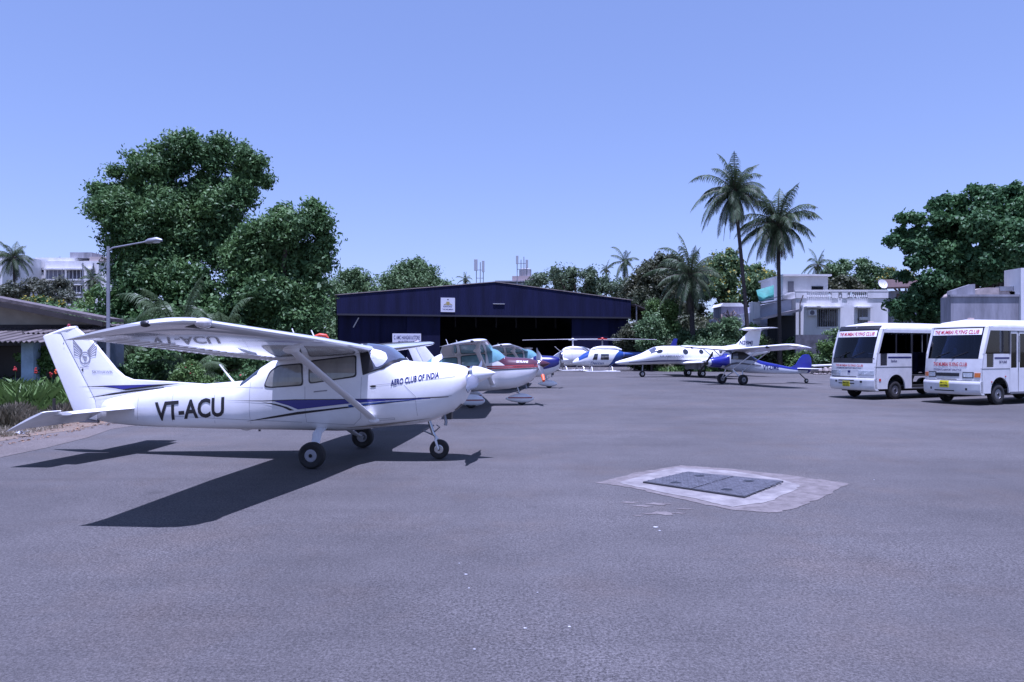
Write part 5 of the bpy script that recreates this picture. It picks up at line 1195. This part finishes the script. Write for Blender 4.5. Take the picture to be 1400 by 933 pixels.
tree('mango_tree', 'broad green mango tree right of the tallest one, above the wing root', 'tree', 38,
     [(345, 325, 34), (330, 355, 36), (368, 312, 28), (385, 292, 14), (400, 318, 34), (428, 305, 28), (432, 285, 14), (442, 330, 20), (436, 355, 24), (415, 360, 40), (370, 360, 44), (335, 395, 40), (385, 405, 48), (430, 395, 30), (428, 425, 24), (360, 440, 46), (405, 450, 40), (310, 420, 24), (430, 465, 22), (320, 460, 34), (447, 310, 10)],
     GMAN, .24, dens=3.6, clr=.50, per=38, seed=12, trunk=385, trunk_r=.34, aspect=.42)
# --- far trees behind the hangar
tree('round_tree', 'small round tree left of the dome-shaped tree behind the hangar', 'tree', 112, [(462, 412, 22), (470, 432, 24), (455, 432, 18), (478, 392, 20), (495, 388, 18), (460, 395, 16), (480, 410, 26), (505, 402, 18), (470, 378, 12), (488, 374, 10)], GFAR, .42, dens=.9, clr=.9, per=26, seed=13, group='trees beyond the hangar')
tree('dome_tree', 'wide dome-shaped green tree above the left end of the hangar roof', 'tree', 115, [(565, 372, 22), (545, 376, 20), (585, 378, 22), (528, 388, 18), (605, 392, 14), (560, 395, 36), (590, 400, 25), (525, 402, 20), (610, 405, 12), (574, 362, 10)], GFAR, .42, dens=.9, clr=.9, per=28, seed=14, group='trees beyond the hangar')
tree('spreading_tree', 'flat-topped grey-green tree above the right slope of the hangar roof', 'tree', 110, [(740, 382, 16), (760, 377, 15), (782, 376, 15), (805, 380, 16), (825, 388, 18), (845, 396, 18), (770, 395, 26), (810, 402, 26), (730, 392, 12), (850, 410, 16)], GFAR2, .42, dens=.9, clr=.8, per=28, seed=15, group='trees beyond the hangar')
tree('brown_tree', 'dark brownish dense tree between the hangar and the squat palm', 'tree', 92, [(885, 372, 22), (905, 362, 18), (925, 360, 16), (870, 390, 24), (900, 395, 34), (930, 385, 24), (880, 420, 34), (865, 410, 22), (915, 425, 30), (945, 400, 20), (945, 430, 25)], GBRN, .36, dens=1.3, clr=.7, per=30, seed=16, trunk=900, group='trees by the boundary')
tree('flowering_tree', 'green tree with yellow blossom between the squat palm and the tallest palms', 'tree', 88, [(985, 358, 18), (1000, 352, 14), (1010, 365, 18), (970, 372, 18), (1035, 370, 16), (1050, 382, 16), (990, 385, 30), (1025, 392, 28), (965, 395, 24), (1000, 415, 26), (1058, 395, 14), (1040, 408, 18)], GFAR, .34, dens=1.5, clr=.6, per=28, seed=17, trunk=1005, group='trees by the boundary', bloom=(GYEL, .10, .34))
tree('round_tree', 'rounded green tree rising behind the terrace house roof', 'tree', 105, [(1135, 372, 16), (1155, 366, 14), (1178, 366, 16), (1198, 374, 14), (1150, 385, 20), (1180, 388, 22), (1120, 385, 14), (1205, 390, 12)], GFAR, .40, dens=1.1, clr=.7, per=28, seed=18, trunk=1165, group='trees by the boundary')
tree('brown_tree', 'olive brown tree just behind the upper room of the terrace house', 'tree', 90, [(1150, 385, 12), (1165, 388, 12), (1130, 390, 14), (1145, 395, 14), (1175, 396, 10)], GBRN, .34, dens=1.4, clr=.5, per=28, seed=19, trunk=1150, group='trees by the boundary')
tree('yellow_tree', 'yellowish flowering tree showing between the cottage and the almond tree', 'tree', 84, [(1222, 375, 11), (1240, 380, 14), (1215, 385, 9), (1255, 388, 14), (1265, 395, 14)], GFAR, .3, dens=1.6, clr=.45, per=26, seed=20, group='trees by the boundary', bloom=(GYEL, .3, .3))
# --- tropical almond on the right
tree('almond_tree', 'large dark green almond tree with layered branches above the shed wall', 'tree', 56,
     [(1378, 265, 16), (1362, 268, 12), (1395, 272, 14), (1345, 264, 11), (1328, 262, 9), (1318, 276, 12), (1300, 275, 13), (1285, 280, 10), (1277, 284, 7), (1345, 290, 26), (1385, 295, 28), (1410, 300, 30), (1305, 298, 16), (1280, 300, 11), (1258, 302, 9), (1240, 299, 7), (1230, 299, 5), (1320, 318, 28), (1280, 325, 18), (1255, 320, 13), (1236, 318, 8), (1228, 326, 7), (1214, 332, 6), (1245, 338, 16), (1270, 345, 24), (1355, 330, 36), (1400, 340, 36), (1300, 355, 34), (1245, 362, 14), (1240, 378, 10), (1340, 370, 36), (1385, 375, 34), (1290, 388, 28), (1268, 400, 22), (1245, 415, 14), (1230, 425, 9), (1275, 425, 20), (1262, 390, 18), (1330, 400, 28), (1420, 270, 20), (1430, 330, 35), (1256, 396, 12), (1255, 412, 20), (1285, 412, 26), (1240, 430, 13), (1300, 425, 22), (1268, 436, 16), (1225, 420, 9), (1355, 350, 44), (1400, 320, 40), (1310, 340, 40), (1375, 300, 30), (1330, 300, 26), (1295, 320, 22)],
     GALM, .34, dens=3.0, clr=.50, per=30, seed=21, trunk=1345, trunk_r=.45, aspect=.62, dj=.55, squash=.74)
# --- left background
tree('grey_tree', 'greyish spreading tree in front of the white apartment block', 'tree', 85, [(78, 390, 14), (62, 395, 14), (50, 392, 12), (88, 400, 12), (35, 400, 14), (15, 398, 16), (25, 412, 18), (70, 410, 18), (5, 408, 18), (95, 408, 8)], leafmat('greyish leaves', (.08, .10, .07), (.13, .14, .10)), .34, dens=1.3, clr=.6, per=24, seed=22, trunk=50, group='trees behind the bungalow')
tree('yellow_shrub', 'yellow-flowering shrub just above the bungalow roof ridge', 'shrub', 60, [(50, 410, 9), (62, 413, 8), (38, 414, 8), (72, 417, 7), (45, 420, 10), (85, 418, 6)], GFAR, .22, dens=2.5, clr=.35, per=24, seed=23, group='trees behind the bungalow', bloom=(GYEL, .25, .22))
tree('young_tree', 'thin green tree left of the mango, before the apartment block', 'tree', 60, [(122, 405, 7), (128, 395, 6), (125, 415, 9), (138, 428, 12), (112, 420, 7)], GLIGHT, .24, dens=2.0, clr=.4, per=20, seed=24, group='trees behind the bungalow')
# --- bushes along the boundary (each a thing)
bl = [(868, 462, 24, 'GBRN'), (892, 448, 22, 'GFAR'), (905, 425, 20, 'GLIGHT'), (900, 478, 22, 'GBRN'), (930, 465, 24, 'GFAR'), (950, 482, 18, 'GFAR'), (968, 460, 22, 'GFAR'), (990, 452, 20, 'GFAR'), (985, 482, 18, 'GLIGHT'), (1010, 475, 20, 'GFAR'), (1028, 462, 18, 'GLIGHT'), (1048, 478, 20, 'GBRN'), (1070, 466, 16, 'GFAR'), (1076, 484, 16, 'GLIGHT'), (1092, 470, 10, 'GFAR'), (1098, 492, 12, 'GLIGHT'), (1140, 462, 14, 'GFAR'), (1133, 480, 12, 'GLIGHT'), (1125, 492, 9, 'GFAR'), (873, 492, 14, 'GFAR'), (1160, 470, 16, 'GFAR')]
blab = ['dark bush at the right corner of the hangar', 'green bush below the lean-to canopy', 'light green bush above the canopy end', 'brown-green bush behind the jet cockpit', 'dense bush below the squat palm crown', 'low bush behind the jet window line', 'rounded bush right of the squat palm trunk', 'bush at the foot of the dead palm stumps', 'bright bush behind the jet fuselage', 'leafy bush left of the jet tail', 'light bush at the base of the tallest palm', 'dark bush behind the jet tailplane', 'bush at the foot of the leaning palm', 'light bush under the blue plane wing', 'narrow bush at the boundary wall corner', 'low light bush behind the blue tail fin', 'green creeper bush below the house window', 'light bush against the stained boundary wall', 'small bush beside the rubble', 'low bush behind the helicopter tail', 'bush behind the left minibus windscreen']
for i, (px, py, r_, k) in enumerate(bl):
    rr_ = random.Random(i+50); Y = 67.0+rr_.uniform(0, 9); r_ *= 1.25
    if i in (15, 17, 18, 20): Y = 66
    bb2 = [(px+rr_.uniform(-.5, .5)*r_, py+rr_.uniform(-.35, .5)*r_, r_*rr_.uniform(.45, .7)) for _ in range(7)]
    bb2 += [(px+rr_.uniform(-.4, .4)*r_, min(500, py+r_*.9), r_*.6) for _ in range(3)]
    tree('bush', blab[i], 'bush', Y, bb2, globals()[k], .26, dens=2.6, clr=.45, per=24, seed=60+i, group='bushes along the boundary', trunk_r=.08)
# --- wood behind everything, too far to count
wb = []; rw = random.Random(4)
for i in range(150): wb.append((rw.uniform(-75, 95), rw.uniform(128, 150), rw.uniform(1, 6.5), rw.uniform(2.5, 4), 3, rw.uniform(2.5, 4)))
C_, N_ = cloud(wb, .35, 1.3, 26, 5); o = leaves('far_wood', C_, N_, .8, .6, GFAR, None, 5); o['kind'] = 'stuff'; o['label'] = 'distant green woodland closing the gaps behind hangar and houses'; o['category'] = 'woodland'
wb = []
for i in range(110): wb.append((rw.uniform(17.5, 36), rw.uniform(80, 87), rw.uniform(.5, 4.2), rw.uniform(1.5, 2.4), 2, rw.uniform(1.4, 2.2)))
C_, N_ = cloud(wb, 1.1, .8, 26, 6); o = leaves('undergrowth', C_, N_, .42, .6, GBRN, None, 6); o['kind'] = 'stuff'; o['label'] = 'dark tangled undergrowth behind the boundary bushes'; o['category'] = 'undergrowth'
wb = []
for i in range(70): wb.append((rw.uniform(-34, -17), rw.uniform(38, 50), rw.uniform(.5, 3.2), rw.uniform(1.4, 2.2), 2, rw.uniform(1.2, 2)))
C_, N_ = cloud(wb, 1.3, .7, 26, 7); o = leaves('undergrowth_left', C_, N_, .32, .6, GMAN, None, 7); o['kind'] = 'stuff'; o['label'] = 'shady green undergrowth under the big mango trees'; o['category'] = 'undergrowth'
wb = []
for i in range(60): wb.append((rw.uniform(-48, -21.5), rw.uniform(84, 96), rw.uniform(.5, 6.5), rw.uniform(1.8, 2.8), 2, rw.uniform(1.6, 2.6)))
C_, N_ = cloud(wb, 1.0, .8, 28, 8); o = leaves('woodland_left', C_, N_, .42, .6, GFAR, None, 8); o['kind'] = 'stuff'; o['label'] = 'green thicket filling the gap left of the hangar'; o['category'] = 'woodland'
# --- palms
def frond(mb, o, az_, el0, L, droop, wd, r, n=26, twist=0):
    p = Vector(o); d = Vector((math.cos(az_)*math.cos(el0), math.sin(az_)*math.cos(el0), math.sin(el0))); st = L/n; pts = [p.copy()]
    for i in range(n):
        d = (d+Vector((0, 0, -droop/n*(.4+1.4*i/n)))).normalized(); p = p+d*st; pts.append(p.copy())
    sd = Vector((-math.sin(az_), math.cos(az_), 0))
    for i in range(3, n+1):
        t = i/n; ll = wd*(math.sin(math.pi*min(1, t*.9+.12))**.6)*(1 if t < .9 else .7); q = pts[i]; dd = (pts[i]-pts[i-1]).normalized()
        for s in (-1, 1):
            for h in (0, .5):
                b = q-dd*st*h; l = ll*r.uniform(.8, 1.15); out = (sd*s*.8+dd*.55+Vector((0, 0, -.35-.45*r.random()))).normalized(); mid = b+out*l*.5; e = mid+(out+Vector((0, 0, -1.0-.5*r.random()))).normalized()*l*.55
                hw_ = dd*st*.17
                mb.add([b-hw_, b+hw_, mid+hw_*.9, e, mid-hw_*.9], [(0, 1, 2, 3, 4)])
    return pts
def palm(name, label, base, top, crown_r, nf, seed, trunk_r=.18, dry=4, m=GPALM, lean=0, group='coconut palms', elr=(-78, 84), wd=None):
    r = random.Random(seed); T = thing(name, label, 'palm tree', (base[0], base[1], 0), 0, group); wind = r.uniform(.25, .4); tp = Vector(top)-Vector((base[0], base[1], 0))
    mb = MB(); ms = MB(); md = MB()
    for i in range(nf):
        t = (i+.5)/nf; el0 = R(elr[1]+(elr[0]-elr[1])*t+r.uniform(-8, 8)); a = i*2.39996+r.uniform(-.6, .6); L = crown_r*(1.28-.35*abs(t-.45))*r.uniform(.7, 1.15)*(1-.16*math.cos(a)*(dry > 0))
        tgt = md if i >= nf-dry else mb
        pts = frond(tgt, tp, a, el0, L, r.uniform(1.3, 2.3), (wd or crown_r*.28), r)
        ms.tube(pts[::5]+[pts[-1]], [.045*crown_r/3*(1-.8*k/6) for k in range(len(pts[::5])+1)], 4)
    mb.build('fronds', m, T); 
    if dry: md.build('dry_fronds', GPALMD, T)
    ms.build('frond_stems', GPALMD if m is GPALM else m, T)
    if trunk_r:
        tr = MB(); n = 14; P_ = []
        for k in range(n+1):
            t = k/n; P_.append(Vector((tp.x*(t**1.3), tp.y*t, tp.z*t)))
        tr.tube(P_, [trunk_r*(1.5-.5*min(1, t*5)) if t < .2 else trunk_r*(1-.25*t) for t in [k/n for k in range(n+1)]], 9).build('trunk', PBARK, T, smooth=True)
        nu = MB()
        for k in range(7): nu.sphere(tp+Vector((.28*math.cos(k*.9), .28*math.sin(k*.9), -.35-.1*(k % 3))), .14, 7, 5)
        nu.build('coconuts', mat('coconut husk', (.10, .09, .03), .7), T, smooth=True)
    return T
def ppalm(name, label, bpx, Y, tpx, tpy, rpx, nf, seed, **k):
    b = at(bpx, 481, Y); t = at(tpx, tpy, Y); return palm(name, label, (b.x, Y), t, rpx/F*Y, nf, seed, **k)
ppalm('coconut_palm', 'tallest coconut palm with a ragged drooping crown above the house', 1025, 68, 1004, 262, 49, 60, 1, trunk_r=.20, dry=5)
ppalm('coconut_palm', 'second tall palm leaning over the terrace house', 1066, 70, 1064, 306, 56, 60, 2, trunk_r=.20, dry=5)
ppalm('coconut_palm', 'squat full-crowned palm left of the tallest palm, before the yellow blossom', 948, 74, 944, 378, 47, 56, 3, trunk_r=.3, dry=3)
ppalm('coconut_palm', 'small far palm poking above the right end of the hangar', 855, 120, 854, 358, 24, 22, 4, dry=2)
ppalm('coconut_palm', 'tiny far palm beside the small palm above the hangar end', 829, 130, 829, 368, 12, 16, 5, dry=0)
ppalm('coconut_palm', 'tiny dark palm between the dome tree and the left telecom mast', 636, 130, 636, 382, 12, 18, 6, dry=0)
ppalm('coconut_palm', 'far palm at the left edge in front of the apartments', 20, 95, 19, 352, 30, 30, 7, dry=3)
ppalm('coconut_palm', 'slim palm against the right side of the apartment block', 127, 90, 127, 382, 20, 22, 8, dry=1)
ppalm('coconut_palm', 'dark palm half hidden behind the leaning palm and house', 1118, 85, 1118, 362, 22, 20, 9, dry=1)
# big low fronds behind the nearest plane
ppalm('young_palm', 'young trunkless palm with upright fronds below the mango tree', 246, 33, 246, 466, 88, 16, 31, trunk_r=.16, dry=0, m=GFROND, elr=(20, 88), group='young palms behind the nearest plane')
ppalm('young_palm', 'young palm arching over the street lamp foot', 165, 31, 172, 470, 66, 14, 32, trunk_r=.14, dry=0, m=GFROND, elr=(5, 75), group='young palms behind the nearest plane')
ppalm('young_palm', 'low young palm with drooping pale fronds under the near wing', 265, 27.5, 262, 515, 52, 18, 33, trunk_r=.13, dry=0, m=GFROND, elr=(0, 70), group='young palms behind the nearest plane')
ppalm('young_palm', 'young palm with fronds spreading behind the wing root', 310, 34, 305, 462, 60, 12, 34, trunk_r=.14, dry=0, m=GFROND, elr=(15, 80), group='young palms behind the nearest plane')
# dead stumps
for i, (px, lab, sd) in enumerate(((986, 'dead palm stump with withered fronds, left one of two', 1), (998, 'dead palm stump with bleached stub fronds, right one of two', 2))):
    r = random.Random(sd); Y = 68; b = at(px, 481, Y); T = thing('dead_palm', lab, 'dead palm', (b.x, Y, 0), 0, 'dead palm stumps'); h = 4.6+.5*i
    MB().tube([(0, 0, 0), (.1, 0, h*.5), (0, 0, h)], [.28, .24, .22], 8).build('trunk', PBARK, T, smooth=True); mb = MB()
    for k in range(16):
        a = r.uniform(0, 6.28); e = r.uniform(.2, 1.3); L = r.uniform(.8, 1.6); p1 = Vector((math.cos(a)*math.cos(e), math.sin(a)*math.cos(e), math.sin(e)))*L
        mb.tube([(0, 0, h-.2), p1*.6+Vector((0, 0, h)), p1+Vector((0, 0, h-.5*r.random()-.5*L))], [.07, .05, .02], 5)
    mb.build('withered_fronds', mat('withered frond', (.22, .17, .15), .9, var=.4, vs=4), T)
# --- flowering bushes behind the nearest plane
def fbush(px, py, Y, r_, label, seed, m=GLIGHT):
    rr_ = random.Random(seed); bb2 = [(px+rr_.uniform(-.5, .5)*r_, py+rr_.uniform(-.3, .5)*r_, r_*rr_.uniform(.5, .75)) for _ in range(7)]
    tree('flowering_bush', label, 'bush', Y, bb2, m, .10, dens=14, clr=.16, per=22, seed=seed, group='red-flowered bushes', bloom=(FRED, .008, .09), trunk_r=.05)
fbush(262, 520, 26, 34, 'rounded bush with red blossom seen under the near wing', 71)
fbush(330, 522, 27, 30, 'bush with red blossom just behind the rear window', 72, GMAN)
tree('bush', 'dark dense shrub between the young palms under the wing', 'bush', 29.5, [(200, 500, 26), (225, 490, 26), (185, 520, 30), (300, 500, 26), (320, 480, 30), (350, 500, 26), (235, 520, 22)], GMAN, .16, dens=7, clr=.28, per=24, seed=75, group='shrubs in the flower bed', trunk_r=.05)
tree('bush', 'light shrub left of the fin in the flower bed', 'bush', 25.0, [(45, 487, 9), (58, 482, 10), (38, 492, 8), (72, 487, 10), (66, 497, 11), (30, 490, 6), (80, 480, 10), (60, 510, 5)], GLIGHT, .13, dens=10, clr=.16, per=22, seed=76, group='shrubs in the flower bed', trunk=62, trunk_r=.03)
# --- flower bed: strap leaves (stuff), hedge
def bedleaves(name, label, x0, x1, y0, y1, h0, h1, n, m, seed, lean=.5, wd=.03):
    r = np.random.default_rng(seed); V = np.zeros((n, 6, 3)); x = r.uniform(x0, x1, n); y = r.uniform(y0, y1, n); h = r.uniform(h0, h1, n)*(.6+.4*np.sin(x*2.3+y)**2); a = r.uniform(0, 6.28, n); l = r.uniform(.1, lean, n)*h; w_ = wd*r.uniform(.6, 1.5, n)
    dx, dy = np.cos(a), np.sin(a)
    for k, (t, ww) in enumerate(((0, .5), (.6, 1), (1, .08))):
        zz = h*(t-.15*t*t*(lean>.4)); cx = x+dx*l*t*t; cy = y+dy*l*t*t
        V[:, k, 0] = cx-dy*w_*ww; V[:, k, 1] = cy+dx*w_*ww; V[:, k, 2] = zz; V[:, 5-k, 0] = cx+dy*w_*ww; V[:, 5-k, 1] = cy-dx*w_*ww; V[:, 5-k, 2] = zz
    me = bpy.data.meshes.new(name); me.vertices.add(6*n); me.vertices.foreach_set('co', V.ravel()); me.loops.add(6*n); me.loops.foreach_set('vertex_index', np.arange(6*n, dtype=np.int32)); me.polygons.add(n); me.polygons.foreach_set('loop_start', np.arange(0, 6*n, 6, dtype=np.int32)); me.update(calc_edges=True)
    o = link(name, me, m); o['kind'] = 'stuff'; o['label'] = label; o['category'] = 'plants'; return o
bedleaves('flower_bed_leaves', 'lush strap-leaved lilies and cannas filling the flower bed', -22, -12.4, 19.0, 24.2, .45, 1.25, 15000, GLIGHT, 1, .8, .035)
bedleaves('flower_bed_leaves_far', 'darker bed of leafy plants further along behind the planes', -26, -13, 24.5, 45, .4, 1.3, 14000, GMAN, 2, .8, .05)
HED = leafmat('dry hedge', (.17, .16, .11), (.30, .26, .20), trans=.3)
bedleaves('dry_hedge', 'dry twiggy brown hedge along the edge of the flower bed', -17, -11.6, 17.4, 19.2, .25, .72, 17000, HED, 3, .5, .010)
bedleaves('grass_edge', 'short rough grass at the edge of the bed', -18, -11.0, 15.5, 17.6, .04, .16, 9000, HED, 4, .8, .008)
bedleaves('boundary_grass', 'rough grass strip along the far boundary', 14, 34, 67, 74, .15, .6, 9000, GLIGHT, 5, .8, .05)
rg = random.Random(77)
litm = MB()
for i in range(700):
    t = rg.random(); y = 13+t*14; x = -10.4-.05*max(0, y-14)-rg.random()**1.5*2.2+.4; a = rg.uniform(0, 6.28); s_ = rg.uniform(.02, .06)
    litm.add([(x+s_*math.cos(a), y+s_*math.sin(a), .02), (x-.4*s_*math.sin(a), y+.4*s_*math.cos(a), .02+.03*rg.random()), (x-s_*math.cos(a), y-s_*math.sin(a), .02), (x+.4*s_*math.sin(a), y-.4*s_*math.cos(a), .035)], [(0, 1, 2, 3)])
o = litm.build('fallen_leaves', mat('dead leaves', (.22, .13, .08), .9, var=.5, vs=3)); o['kind'] = 'stuff'; o['label'] = 'dry fallen leaves scattered on the verge'; o['category'] = 'leaves'
# cannas with red heads
spots = [(20, 486+20, 'red canna bloom low in the bed near the left edge'), (49, 507, 'tall red canna bloom in front of the pale blue pillar'), (77, 508, 'orange red canna bloom just left of the rudder'), (70, 513, 'small red canna bloom left of the rudder'), (12, 512, 'red canna bloom by the bungalow wall'), (8, 470+46, 'half hidden red canna bloom at the frame edge')]
for i, (px, py, lab) in enumerate(spots[:4]):
    p = at(px, py, 22+.3*i); T = thing('canna_plant', lab, 'flower', (p.x, p.y, 0), 0, 'red cannas in the flower bed'); r = random.Random(i)
    MB().tube([(0, 0, 0), (.03, 0, p.z)], [.012, .008], 5).build('stem', GLIGHT, T); mb = MB()
    for k in range(9): mb.sphere((r.uniform(-.045, .045), r.uniform(-.04, .04), p.z+r.uniform(-.07, .08)), (.028, .025, .035), 6, 4)
    mb.build('bloom', FRED if i not in (2,) else ORANGE, T); mb = MB()
    for k in range(4):
        a = r.uniform(0, 6.28); mb.add([(0, 0, .2+.2*k), (.25*math.cos(a)-.05, .25*math.sin(a), .45+.2*k), (.45*math.cos(a), .45*math.sin(a), .5+.2*k), (.25*math.cos(a)+.05, .25*math.sin(a)+.05, .42+.2*k)], [(0, 1, 2, 3)])
    mb.build('leaves', GLIGHT, T)
pst = MB().tube([(0, 0, 0), (0, 0, .7)], .035, 6).build('fence_post', mat('dark post', (.03, .028, .025), .9)); pst.location = at(74, 0, 18).xy.to_3d(); tag(pst, 'short dark post standing in the dry hedge left of the fin', 'post')
